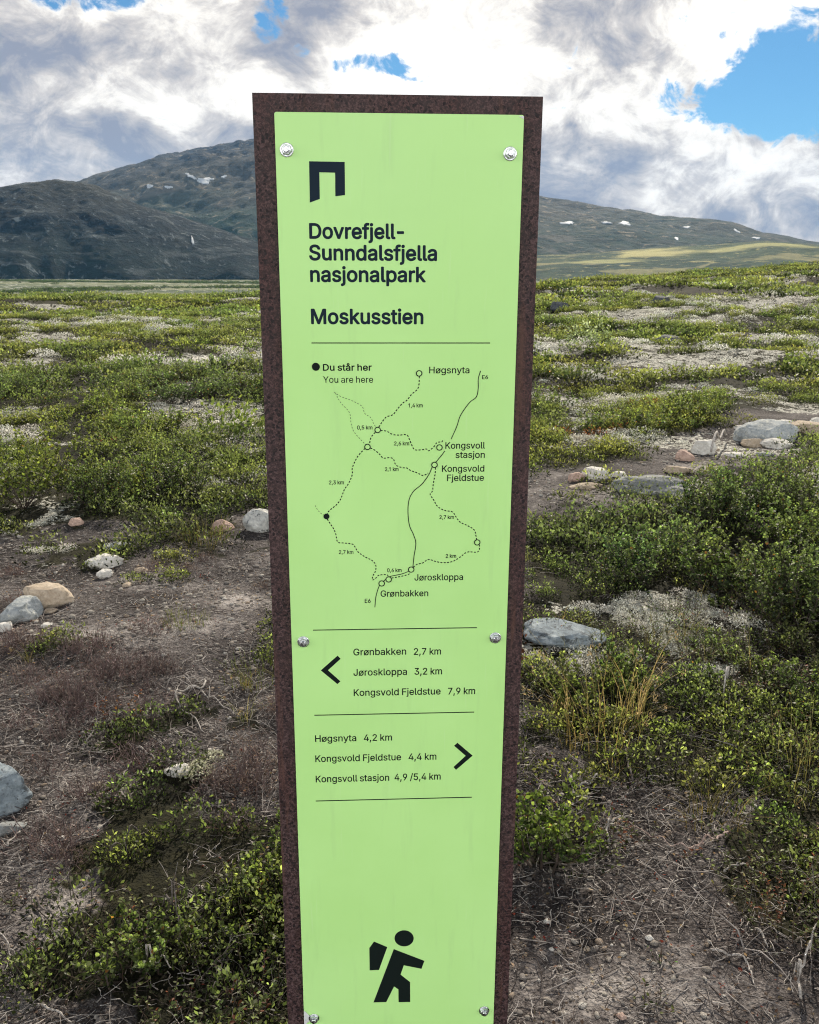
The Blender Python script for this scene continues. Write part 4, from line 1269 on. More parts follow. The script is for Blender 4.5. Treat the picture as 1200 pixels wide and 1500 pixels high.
def sprig(seed, h=0.12, shoots=10, rad=0.07, leaf=0.011, w=0.55, tip=(0.215, 0.255, 0.080), deep=(0.016, 0.026, 0.010), red=0.012, step=0.009):
    """low berry shrub: upright shoots set with small oval leaves all the way up"""
    r = np.random.default_rng(seed)
    pl = Plant()
    for i in range(shoots):
        a, q = r.uniform(0, 6.28), math.sqrt(r.uniform()) * rad
        p = np.array([math.cos(a) * q, math.sin(a) * q, 0])
        d = unit(np.array([math.cos(a) * 0.5, math.sin(a) * 0.5, 1.0]) + r.normal(0, 0.25, 3))
        H = h * r.uniform(0.5, 1.15)
        e = p + d * H
        bend = r.normal(0, 0.012, 3)
        K = 4
        pts = [p + d * H * s + bend * math.sin(s * 3.14) for s in np.linspace(0, 1, K)]
        for k in range(K - 1):
            pl.twig(pts[k], pts[k + 1], 0.0011, 0.0008, (0.075, 0.05, 0.035))
        n = int(H / step)
        isred = r.uniform() < red * 3
        for k in range(n):
            s = 0.12 + 0.9 * k / n
            f = min(s, 1) * (K - 1)
            i0 = min(int(f), K - 2)
            pp = pts[i0] + (pts[i0 + 1] - pts[i0]) * (f - i0)
            aa = k * 2.4 + r.uniform(-0.4, 0.4)
            side = np.array([math.cos(aa), math.sin(aa), r.uniform(0.1, 0.8)])
            nn = np.array([-math.cos(aa) * 0.5, -math.sin(aa) * 0.5, 1.0]) + r.normal(0, 0.25, 3)
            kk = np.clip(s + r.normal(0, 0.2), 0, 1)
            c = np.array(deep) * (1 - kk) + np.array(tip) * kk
            if isred and r.uniform() < 0.7 or r.uniform() < red * 0.4:
                c = np.array((0.20, 0.065, 0.03))
            ls = leaf * r.uniform(0.7, 1.15)
            pl.leaf(pp, unit(side), unit(nn), ls, ls * w, c)
    return pl.done()


def grass(seed, n=60, h=0.28, rad=0.05, lean=0.5, cols=((0.10, 0.12, 0.035), (0.36, 0.29, 0.11)), wd=0.0022, heads=0.15):
    """grass tuft: thin bent blades, some with a seed head"""
    r = np.random.default_rng(seed)
    pl = Plant()
    for i in range(n):
        a, q = r.uniform(0, 6.28), math.sqrt(r.uniform()) * rad
        p = np.array([math.cos(a) * q, math.sin(a) * q, 0])
        H = h * r.uniform(0.35, 1.1)
        ou = np.array([math.cos(a + r.normal(0, 0.6)), math.sin(a + r.normal(0, 0.6)), 0]) * lean * r.uniform(0.2, 1.2)
        k = r.uniform()
        c0 = np.array(cols[0]) * (1 - k) + np.array(cols[1]) * k
        K = 5
        prev = p
        for j in range(1, K + 1):
            s = j / K
            pt = p + np.array([0, 0, 1]) * H * (s - 0.28 * s * s * np.linalg.norm(ou) / max(lean, 0.01)) + ou * H * s * s
            dd = unit(pt - prev)
            L = np.linalg.norm(pt - prev)
            nn = unit(np.cross(dd, np.array([-ou[1], ou[0], 0.01]) + r.normal(0, 0.2, 3)))
            pl.leaf(prev - dd * L * 0.25, dd, nn, L * 1.6, wd * (1.15 - 0.7 * s), c0 * (0.8 + 0.4 * s))
            prev = pt
        if r.uniform() < heads:
            for _ in range(8):
                dd = unit(ou + np.array([0, 0, 0.7]) + r.normal(0, 0.35, 3))
                pl.leaf(prev + r.normal(0, 0.004, 3) - np.array([0, 0, r.uniform(0, 0.03)]), dd, unit(r.normal(0, 1, 3)), 0.012, 0.0035, np.array((0.40, 0.30, 0.16)))
    return pl.done()


def lichen_cushion(seed, rad=0.05, n=70, s=0.011, c0=(0.30, 0.295, 0.25), c1=(0.84, 0.83, 0.75)):
    r = np.random.default_rng(seed)
    pl = Plant()
    for i in range(n):
        a, q = r.uniform(0, 6.28), math.sqrt(r.uniform())
        z = rad * 0.42 * math.sqrt(1 - q * q) * r.uniform(0.5, 1.15)
        p = np.array([math.cos(a) * q * rad, math.sin(a) * q * rad, z])
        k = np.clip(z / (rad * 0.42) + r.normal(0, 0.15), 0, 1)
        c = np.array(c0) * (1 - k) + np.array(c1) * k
        pl.leaf(p, unit(r.normal(0, 1, 3) + np.array([0, 0, 0.6])), unit(r.normal(0, 1, 3)), s * r.uniform(0.6, 1.3), s * r.uniform(0.4, 0.8), c)
    return pl.done()


def scatter(d0, d1, per_m2, az_lim=33.0, pad=1.0):
    """even random points of the ground between two distances, wider than the view"""
    half = math.radians(az_lim)
    area = half * (d1 * d1 - d0 * d0)
    n = int(area * per_m2)
    d = np.sqrt(RNG.uniform(d0 * d0, d1 * d1, n))
    a = RNG.uniform(-half, half, n)
    x, y = d * np.sin(a), d * np.cos(a)
    if az_lim > 40:
        return x, y
    x = x + np.sign(x) * RNG.uniform(0, pad, n) * (np.abs(a) > half * 0.6)
    return x, y


def instances(x, y, s0, s1, tint_v=0.16, sink=0.0, hue=0.05, drift=1.0):
    n = len(x)
    z = height(x, y) - sink
    t = 1 + RNG.normal(0, tint_v, (n, 1))
    # drifts of greener, yellower and browner plants
    p = fbm(x * 0.8 + 5, y * 0.8, 3, 77)[:, None] if n else np.zeros((0, 1))
    t = np.clip(t, 0.5, 1.6) * np.concatenate([1 + (p - 0.5) * 0.75 * drift, 1 + (p - 0.5) * 0.5 * drift, 1 - (p - 0.5) * 0.2 * drift], 1)
    t = t * (1 + RNG.normal(0, hue, (n, 3)) * np.array([1, 0.4, 0.6]))
    sc = RNG.uniform(s0, s1, n)
    return dict(pos=np.stack([x, y, z], -1), yaw=RNG.uniform(0, 6.28, n), scale=sc, hs=sc * RNG.uniform(0.8, 1.2, n), tint=np.clip(t, 0.3, 2.0))


def split(inst, k):
    n = len(inst['pos'])
    pick = RNG.integers(0, k, n)
    return [{key: v[pick == i] for key, v in inst.items()} for i in range(k)]


def cover(name, sets, mat, label, cat):
    """one sheet of ground cover nobody could count; sets: (plants, instances, round leaves)"""
    ch = []
    for plants, inst, hexa in sets:
        for pl, part in zip(plants, split(inst, len(plants))):
            ch.append(leaf_arrays(pl, part, hexa))
            ch.append(twig_arrays(pl, part))
    V, Q, C = gather(ch)
    print(name, len(Q), 'faces')
    o = link(name, raw_mesh(name, V, Q, None, C), mat)
    tag(o, label, cat, None, 'stuff')
    return o


def sel(x, y, keep):
    k = RNG.uniform(0, 1, len(x)) < keep
    return x[k], y[k]


def sign_free(x, y):
    return ~((np.abs(x) < 0.26) & (np.abs(y - 1.13) < 0.10)) & (np.hypot(x, y) > 0.5)


# ---- dwarf birch thickets
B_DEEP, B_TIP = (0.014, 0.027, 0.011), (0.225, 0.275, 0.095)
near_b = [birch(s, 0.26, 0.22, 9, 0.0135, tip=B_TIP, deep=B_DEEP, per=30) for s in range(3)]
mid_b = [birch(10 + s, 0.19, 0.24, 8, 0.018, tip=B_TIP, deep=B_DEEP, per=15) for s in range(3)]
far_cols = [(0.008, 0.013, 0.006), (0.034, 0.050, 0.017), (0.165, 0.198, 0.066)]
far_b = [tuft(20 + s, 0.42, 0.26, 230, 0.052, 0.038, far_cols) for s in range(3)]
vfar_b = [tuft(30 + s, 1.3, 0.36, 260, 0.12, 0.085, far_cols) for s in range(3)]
x, y = scatter(2.2, 7.5, 40, 50)
so, li, bi, lo, dh_, rd = masks(x, y)
gapb = sstep(0.30, 0.42, fbm(x * 1.6, y * 1.6, 3, 96))
x1, y1 = sel(x, y, bi * (0.25 + 0.7 * gapb))
x, y = scatter(7.5, 14, 14)
so, li, bi, lo, dh_, rd = masks(x, y)
wild = sstep(0.50, 0.58, fbm(x * 0.30, y * 0.55, 4, 90)) * (1 - so) * (1 - np.clip(li * 1.6, 0, 1))
x2, y2 = sel(x, y, np.maximum(bi, wild * 0.9))
x, y = scatter(14, 34, 2.6, 34)
so, li, bi, lo, dh_, rd = masks(x, y)
wild = sstep(0.50, 0.57, fbm(x * 0.16, y * 0.34, 4, 91)) * (1 - np.clip(li * 1.5, 0, 1)) * (1 - so)
x3, y3 = sel(x, y, wild * 0.9)
x, y = scatter(34, 135, 0.35, 36)
wild = sstep(0.47, 0.55, fbm(x * 0.05, y * 0.10, 4, 92))
x4, y4 = sel(x, y, wild * 0.9)
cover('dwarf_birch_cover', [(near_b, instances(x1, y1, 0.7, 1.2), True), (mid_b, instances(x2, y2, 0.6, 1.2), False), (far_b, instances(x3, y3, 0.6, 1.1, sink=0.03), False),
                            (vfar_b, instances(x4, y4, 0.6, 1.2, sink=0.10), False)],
      M_LEAF, 'dark green dwarf birch thicket covering the open tundra around the path', 'shrub cover')

# ---- willow scrub in patches on the valley floor
wil = [tuft(36 + s, 3.2, 1.9, 70, 0.9, 0.7, [(0.012, 0.024, 0.012), (0.030, 0.050, 0.022), (0.060, 0.085, 0.035)]) for s in range(3)]
x, y = scatter(260, 2100, 0.012, 36, 0)
x5, y5 = sel(x, y, sstep(0.54, 0.62, fbm(x * 0.006, y * 0.0045, 4, 93)) * sstep(200, 420, np.hypot(x, y)))
cover('willow_scrub', [(wil, instances(x5, y5, 0.5, 1.3, sink=0.3), False)], M_LEAF, 'dark willow scrub in patches on the pale valley floor', 'scrub')

# ---- crowberry and heather heath
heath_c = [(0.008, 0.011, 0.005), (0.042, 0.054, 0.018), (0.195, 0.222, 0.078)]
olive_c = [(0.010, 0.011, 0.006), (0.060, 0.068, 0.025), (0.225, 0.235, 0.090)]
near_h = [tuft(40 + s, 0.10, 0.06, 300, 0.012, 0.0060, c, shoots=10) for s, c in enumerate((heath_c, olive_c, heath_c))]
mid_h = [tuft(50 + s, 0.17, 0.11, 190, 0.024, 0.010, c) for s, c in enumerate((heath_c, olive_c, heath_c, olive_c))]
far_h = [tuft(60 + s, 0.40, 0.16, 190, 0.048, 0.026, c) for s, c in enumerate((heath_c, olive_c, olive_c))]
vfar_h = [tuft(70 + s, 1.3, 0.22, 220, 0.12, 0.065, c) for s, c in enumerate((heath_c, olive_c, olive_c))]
x, y = scatter(1.2, 4.6, 110, 50)
so, li, bi, lo, dh_, rd = masks(x, y)
tufty = sstep(0.62, 0.70, fbm(x * 2.2, y * 2.2, 4, 95))
k = np.maximum((1 - so) * 0.7, so * tufty * 0.4 * sstep(2.0, 2.7, np.hypot(x, y))) * (1 - np.clip(li * 1.3, 0, 1)) * (1 - dh_) * sign_free(x, y)
x1, y1 = sel(x, y, k)
x, y = scatter(4.6, 12, 70)
so, li, bi, lo, dh_, rd = masks(x, y)
tufty = sstep(0.60, 0.68, fbm(x * 1.2, y * 1.2, 4, 95))
k = np.maximum((1 - so) * 0.85, so * tufty * 0.4) * (1 - np.clip(li * 1.2, 0, 0.92)) * (1 - bi * 0.5)
x2, y2 = sel(x, y, k)
x, y = scatter(12, 34, 8.5, 34)
so, li, bi, lo, dh_, rd = masks(x, y)
x3, y3 = sel(x, y, 0.85 * (1 - np.clip(li * 1.15, 0, 0.9)) * (1 - so))
x, y = scatter(34, 135, 0.55, 36)
x4, y4 = sel(x, y, 0.85 + 0 * x)
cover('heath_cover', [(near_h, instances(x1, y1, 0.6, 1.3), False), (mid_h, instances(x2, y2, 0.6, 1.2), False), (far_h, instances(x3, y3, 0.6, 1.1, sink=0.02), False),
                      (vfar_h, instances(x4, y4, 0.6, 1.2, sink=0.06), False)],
      M_LEAF, 'low olive green crowberry and heather heath spread over the plateau', 'heath')

# ---- low berry shrubs close to the sign
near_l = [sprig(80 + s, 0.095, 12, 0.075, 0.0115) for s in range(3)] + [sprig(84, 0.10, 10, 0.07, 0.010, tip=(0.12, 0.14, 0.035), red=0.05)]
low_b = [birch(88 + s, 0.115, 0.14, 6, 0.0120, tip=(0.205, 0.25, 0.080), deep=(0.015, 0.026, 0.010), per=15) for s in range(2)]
x, y = scatter(1.15, 4.6, 125, 50)
so, li, bi, lo, dh_, rd = masks(x, y)
gap = sstep(0.42, 0.52, fbm(x * 3.6, y * 3.6, 4, 97))
x1, y1 = sel(x, y, lo * gap * 0.9 * sign_free(x, y))
x, y = scatter(1.3, 4.6, 36, 50)
so, li, bi, lo, dh_, rd = masks(x, y)
gap = sstep(0.48, 0.56, fbm(x * 2.4 + 3, y * 2.4, 3, 98))
x2, y2 = sel(x, y, lo * gap * 0.9 * sign_free(x, y))
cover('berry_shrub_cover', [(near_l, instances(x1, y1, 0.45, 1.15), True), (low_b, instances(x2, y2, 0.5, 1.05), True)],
      M_LEAF, 'small leaved low berry shrubs in green mats beside the bare soil', 'shrub cover')

# ---- lichen
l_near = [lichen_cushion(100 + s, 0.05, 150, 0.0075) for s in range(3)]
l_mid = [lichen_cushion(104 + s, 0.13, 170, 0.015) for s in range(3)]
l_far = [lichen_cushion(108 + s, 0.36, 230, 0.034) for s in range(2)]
x, y = scatter(2.2, 5.6, 300, 50)
so, li, bi, lo, dh_, rd = masks(x, y)
x1, y1 = sel(x, y, sstep(0.3, 0.7, li) * (1 - bi * 0.9) * sstep(0.28, 0.42, fbm(x * 4, y * 4, 3, 99)))
x, y = scatter(5.6, 13, 46)
so, li, bi, lo, dh_, rd = masks(x, y)
x2, y2 = sel(x, y, sstep(0.3, 0.65, li) * (1 - bi * 0.8) * (1 - so * 0.8) * sstep(0.40, 0.52, fbm(x * 1.6, y * 1.6, 4, 99)))
x, y = scatter(13, 50, 3.6, 34)
so, li, bi, lo, dh_, rd = masks(x, y)
x3, y3 = sel(x, y, sstep(0.3, 0.6, li) * sstep(0.42, 0.54, fbm(x * 0.5, y * 0.9, 4, 99)))
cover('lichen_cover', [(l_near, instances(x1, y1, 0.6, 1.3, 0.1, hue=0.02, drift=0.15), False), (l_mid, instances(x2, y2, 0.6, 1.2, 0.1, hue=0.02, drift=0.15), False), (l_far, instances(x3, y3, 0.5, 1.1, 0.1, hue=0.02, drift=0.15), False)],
      M_LICH, 'cream white reindeer lichen cushions between the shrubs', 'lichen')

# ---- dead heather, red leaves, thin grass
dead = [tuft(120 + s, 0.09, 0.06, 170, 0.016, 0.0022, [(0.055, 0.038, 0.035), (0.125, 0.088, 0.080), (0.21, 0.165, 0.15)], up=0.4, bark=(0.14, 0.10, 0.095), shoots=26) for s in range(3)]
x, y = scatter(1.8, 4.6, 110, 50)
so, li, bi, lo, dh_, rd = masks(x, y)
x1, y1 = sel(x, y, np.maximum(dh_ * 0.9, so * sstep(0.50, 0.60, fbm(x * 1.6 + 9, y * 1.6, 4, 121)) * 0.4) * sign_free(x, y))
red_t = [tuft(126 + s, 0.13, 0.09, 120, 0.022, 0.014, [(0.05, 0.03, 0.015), (0.17, 0.065, 0.035), (0.24, 0.12, 0.04)]) for s in range(2)]
x, y = scatter(3.0, 13, 22)
so, li, bi, lo, dh_, rd = masks(x, y)
x2, y2 = sel(x, y, sstep(0.4, 0.7, rd) * 0.8)
cover('dead_heather_cover', [(dead, instances(x1, y1, 0.6, 1.3, hue=0.06), False), (red_t, instances(x2, y2, 0.6, 1.1), False)],
      M_DRY, 'matted reddish brown dead heather lying on the worn soil', 'heather')
gr = [grass(130 + s, 14, 0.17, 0.03, 0.7) for s in range(3)]
x, y = scatter(1.5, 5.5, 22, 50)
so, li, bi, lo, dh_, rd = masks(x, y)
k = np.maximum(lo * 0.35, so * sstep(0.60, 0.7, fbm(x * 1.5, y * 1.5, 3, 131)) * 0.4) * sign_free(x, y)
px_, py_ = project(x, y, 0 * x)
k = np.maximum(k, np.exp(-(((px_ - 870) / 90) ** 2 + ((py_ - 1075) / 55) ** 2)) * 0.3)
k = np.maximum(k, np.exp(-(((px_ - 1165) / 70) ** 2 + ((py_ - 1130) / 40) ** 2)) * 0.4)
k = np.where((px_ < 460) & (py_ > 1090), k * 0.25, k)
x1, y1 = sel(x, y, k)
cover('grass_cover', [(gr, instances(x1, y1, 0.5, 1.2), False)], M_DRY, 'thin yellowing grass blades growing among the low shrubs', 'grass')


# ---- bare dead twigs standing and sprawling among the low shrubs
def bare(seed, L=0.16, n=5, flat=0.5):
    r = np.random.default_rng(seed)
    pl = Plant()
    for i in range(n):
        a = r.uniform(0, 6.28)
        p = np.append(r.normal(0, 0.02, 2), 0.0)
        d = unit(np.array([math.cos(a), math.sin(a), r.uniform(0.15, 1.2) * flat]))
        c = np.array([(0.20, 0.18, 0.17), (0.10, 0.08, 0.075), (0.30, 0.275, 0.26)][r.integers(0, 3)])
        K = 6
        rad = r.uniform(0.0011, 0.0024)
        for k in range(K):
            d = unit(d + r.normal(0, 0.28, 3) + np.array([0, 0, -0.08]))
            e = p + d * L * r.uniform(0.6, 1.2) / K
            e[2] = max(e[2], 0.003)
            pl.twig(p, e, rad * (1 - k / (K + 1.5)), rad * (1 - (k + 1) / (K + 1.5)), c)
            if k > 0 and r.uniform() < 0.75:
                b = unit(d + r.normal(0, 0.7, 3))
                q = p
                for m_ in range(2):
                    f = q + b * L * r.uniform(0.10, 0.24)
                    f[2] = max(f[2], 0.002)
                    pl.twig(q, f, rad * 0.5, rad * 0.35, c)
                    q = f
                    b = unit(b + r.normal(0, 0.4, 3))
            p = e
    return pl.done()


bares = [bare(400 + s, 0.20, 4, 1.0) for s in range(3)] + [bare(404 + s, 0.24, 5, 0.30) for s in range(3)]
x, y = scatter(1.2, 5.0, 34, 50)
so, li, bi, lo, dh_, rd = masks(x, y)
px_, py_ = project(x, y, 0 * x)
twz = np.exp(-(((px_ - 920) / 150) ** 2 + ((py_ - 1190) / 80) ** 2)) + 0.8 * np.exp(-(((px_ - 230) / 140) ** 2 + ((py_ - 1040) / 80) ** 2)) + 0.6 * np.exp(-(((px_ - 1080) / 100) ** 2 + ((py_ - 1380) / 90) ** 2))
x1, y1 = sel(x, y, np.clip(np.maximum(lo * 0.40, np.maximum(bi * 0.12, twz * 0.9)), 0, 1) * sign_free(x, y))
cover('dead_twig_cover', [(bares, instances(x1, y1, 0.5, 1.2, 0.2, hue=0.04, drift=0.2), False)], M_DRY, 'bare grey dead twigs sprawling among the low shrubs', 'twigs')


def sandy(x, y):
    px, py = project(x, np.maximum(y, 0.35), 0 * x)
    return np.max([np.exp(-((px - cx) / rx) ** 2 - ((py - cy) / ry) ** 2) for cx, cy, rx, ry in SAND], axis=0)


# ---- litter: dead twigs, leaf scraps, gravel
def litter_plants():
    out = []
    for s in range(10):
        r = np.random.default_rng(150 + s)
        pl = Plant()
        p = np.array([0.0, 0, 0.003])
        a = r.uniform(0, 6.28)
        L = r.uniform(0.010, 0.040) if s < 7 else r.uniform(0.04, 0.09)
        g = r.choice([0, 1, 2])
        c = [(0.25, 0.228, 0.215), (0.060, 0.048, 0.044), (0.40, 0.37, 0.345)][g]
        for k in range(4):
            a += r.normal(0, 0.38)
            e = p + np.array([math.cos(a), math.sin(a), r.uniform(-0.1, 0.25)]) * L / 3
            e[2] = max(e[2], 0.001)
            pl.twig(p, e, 0.00095 * (1.25 - k * 0.2), 0.00095 * (1.05 - k * 0.2), c)
            p = e
        out.append(pl.done())
    return out


x, y = scatter(0.9, 5.2, 3600, 50)
so, li, bi, lo, dh_, rd = masks(x, y)
dd = np.hypot(x, y)
bare = sstep(0.52, 0.40, fbm(x * 1.7 + 2, y * 1.7, 4, 160))
x1, y1 = sel(x, y, np.maximum(so * (1 - 0.75 * sandy(x, y)) * (0.30 + 0.55 * (1 - bare)), lo * 0.45) * np.clip(2.4 / dd, 0.2, 1) * sign_free(x, y))
cover('twig_litter', [(litter_plants(), instances(x1, y1, 0.5, 1.7, 0.25, hue=0.05), False)], M_DRY, 'grey and brown dead twig scraps littering the bare soil', 'litter')

scraps = []
for s, c in enumerate([(0.30, 0.20, 0.10), (0.13, 0.085, 0.06), (0.24, 0.05, 0.03), (0.36, 0.30, 0.22), (0.10, 0.08, 0.065), (0.16, 0.12, 0.09)]):
    r = np.random.default_rng(170 + s)
    pl = Plant()
    for k in range(4):
        p = np.append(r.normal(0, 0.03, 2), r.uniform(0.002, 0.006))
        pl.leaf(p, unit(np.append(r.normal(0, 1, 2), r.normal(0, 0.25))), unit(np.array([0, 0, 1.0]) + r.normal(0, 0.35, 3)), r.uniform(0.006, 0.013), r.uniform(0.003, 0.008), c)
    scraps.append(pl.done())
x, y = scatter(0.9, 5.0, 420, 50)
so, li, bi, lo, dh_, rd = masks(x, y)
x1, y1 = sel(x, y, np.maximum(so * 0.7, lo * 0.3) * np.clip(2.4 / np.hypot(x, y), 0.2, 1) * sign_free(x, y))
cover('leaf_litter', [(scraps, instances(x1, y1, 0.6, 1.3, 0.2, hue=0.08), False)], M_DRY, 'brown and red fallen leaf scraps strewn over the soil', 'litter')

# gravel: small stones of many sizes in one sheet
def ico(sub):
    bm = bmesh.new()
    bmesh.ops.create_icosphere(bm, subdivisions=sub, radius=1.0)
    v = np.array([p.co[:] for p in bm.verts])
    f = np.array([[q.index for q in p.verts] for p in bm.faces])
    bm.free()
    return v, f


IV, IF = ico(2)
x, y = scatter(0.9, 8.5, 1700, 50)
so, li, bi, lo, dh_, rd = masks(x, y)
dd = np.hypot(x, y)
patchy = sstep(0.42, 0.60, fbm(x * 1.7 + 2, y * 1.7, 4, 160))
x1, y1 = sel(x, y, so * np.clip(0.15 + 0.85 * patchy + sandy(x, y), 0, 1) * np.clip(2.2 / dd, 0.12, 1) ** 1.2 * sign_free(x, y))
n = len(x1)
size = 0.0026 * np.exp(RNG.exponential(0.50, n)) * np.clip(np.hypot(x1, y1) / 2.4, 1, 2.2)
size = np.clip(size, 0.002, 0.0085 * np.clip(np.hypot(x1, y1) / 2.4, 1, 1.8))
squash = RNG.uniform(0.55, 1.1, (n, 3)) * np.array([1.15, 1.0, 0.62])
yaw = RNG.uniform(0, 6.28, n)
lump = 1 + RNG.normal(0, 0.11, (n, len(IV)))
VV = IV[None] * squash[:, None] * size[:, None, None] * lump[..., None]
cx, sx_ = np.cos(yaw)[:, None], np.sin(yaw)[:, None]
VV = np.stack([VV[..., 0] * cx - VV[..., 1] * sx_, VV[..., 0] * sx_ + VV[..., 1] * cx, VV[..., 2]], -1)
VV += np.stack([x1, y1, height(x1, y1) + size * 0.22], -1)[:, None]
FF = (IF[None] + (np.arange(n) * len(IV))[:, None, None]).reshape(-1, 3)
pal = np.array([(0.30, 0.27, 0.235), (0.20, 0.185, 0.175), (0.46, 0.43, 0.38), (0.36, 0.275, 0.20), (0.13, 0.125, 0.125), (0.58, 0.56, 0.52)])
cc = pal[RNG.choice(6, n, p=[0.28, 0.2, 0.22, 0.12, 0.08, 0.10])] * RNG.uniform(0.75, 1.2, (n, 1))
CC = np.repeat(np.concatenate([cc, np.zeros((n, 1))], 1), len(IV), 0)
print('gravel', n)
m_grav, t, b = material('gravel', 0.85, 0.25)
t.put(b.inputs['Base Color'], t.mix(t.rng(t.noise(t.n('ShaderNodeNewGeometry').outputs['Position'], 600, 3), 0.3, 0.7), t.n('ShaderNodeAttribute', {'attribute_name': 'tint'}).outputs['Color'],
                                    (0.12, 0.105, 0.095)))
t.t.nodes[-1].inputs[0].default_value = 0.0
tag(link('gravel', raw_mesh('gravel', VV.reshape(-1, 3), None, FF, CC, True), m_grav), 'fine grey gravel scattered over the worn path and soil', 'gravel', None, 'stuff')

# ------------------------------------------------------------------ rocks
def rock_mat(name, c0, c1, c2, dark=0.35, lich=None, band=0.0):
    m, t, b = material(name, 0.88, 0.25)
    p = t.n('ShaderNodeTexCoord').outputs['Object']
    a, f = t.noise(p, 7, 6, 0.65, 0.5), t.noise(p, 55, 5, 0.7)
    c = t.ramp(t.math('ADD', t.math('MULTIPLY', a, 0.6), t.math('MULTIPLY', f, 0.4)), [(0.34, c0), (0.5, c1), (0.66, c2)])
    if band:
        q = t.noise(t.vmath('MULTIPLY', p, (3, 3, 26)), 1.0, 5, 0.6, 1.0)
        c = t.mix(t.rng(q, 0.5, 0.62, 0, band), c, c0)
    if lich:
        l1 = t.rng(t.noise(t.vmath('ADD', p, (3, 1, 2)), 24, 8, 0.72, 0.8), 0.53, 0.60, 0, 0.85)
        c = t.mix(l1, c, lich)
    crust = t.rng(t.noise(t.vmath('ADD', p, (8, 3, 5)), 30, 7, 0.7, 0.6), 0.54, 0.64, 0, 0.55)
    c = t.mix(crust, c, t.mix(1.0, c, (0.45, 0.47, 0.44), 'MULTIPLY'))
    sp_ = t.rng(t.noise(p, 130, 3), 0.58, 0.70, 0, dark)
    c = t.mix(sp_, c, (0.035, 0.035, 0.038))
    t.put(b.inputs['Base Color'], c)
    t.put(b.inputs['Normal'], t.n('ShaderNodeBump', None, Strength=0.6, Distance=0.012, Height=t.math('ADD', a, t.math('MULTIPLY', f, 0.5))).outputs[0])
    return m


R_BLUE = rock_mat('blue_grey_stone', (0.17, 0.19, 0.20), (0.30, 0.325, 0.34), (0.46, 0.48, 0.485), 0.2, (0.52, 0.52, 0.47))
R_TAN = rock_mat('tan_stone', (0.30, 0.235, 0.17), (0.45, 0.37, 0.285), (0.58, 0.50, 0.41), 0.2)
R_PALE = rock_mat('pale_stone', (0.40, 0.385, 0.36), (0.62, 0.60, 0.56), (0.80, 0.78, 0.74), 0.15)
R_GREY = rock_mat('grey_stone', (0.13, 0.14, 0.145), (0.24, 0.25, 0.25), (0.38, 0.385, 0.37), 0.3, None, 0.4)
R_PINK = rock_mat('pinkish_stone', (0.30, 0.20, 0.165), (0.46, 0.33, 0.275), (0.58, 0.44, 0.375), 0.15)
R_LICH = rock_mat('lichen_spotted_stone', (0.09, 0.11, 0.13), (0.20, 0.24, 0.27), (0.40, 0.44, 0.46), 0.4, (0.045, 0.05, 0.055))
R_DARK = rock_mat('dark_stone', (0.030, 0.034, 0.042), (0.06, 0.068, 0.08), (0.14, 0.15, 0.16), 0.3)
R_SPLIT = rock_mat('white_and_grey_stone', (0.20, 0.21, 0.215), (0.45, 0.45, 0.43), (0.68, 0.67, 0.64), 0.3, (0.06, 0.07, 0.08))
ROCKS = []


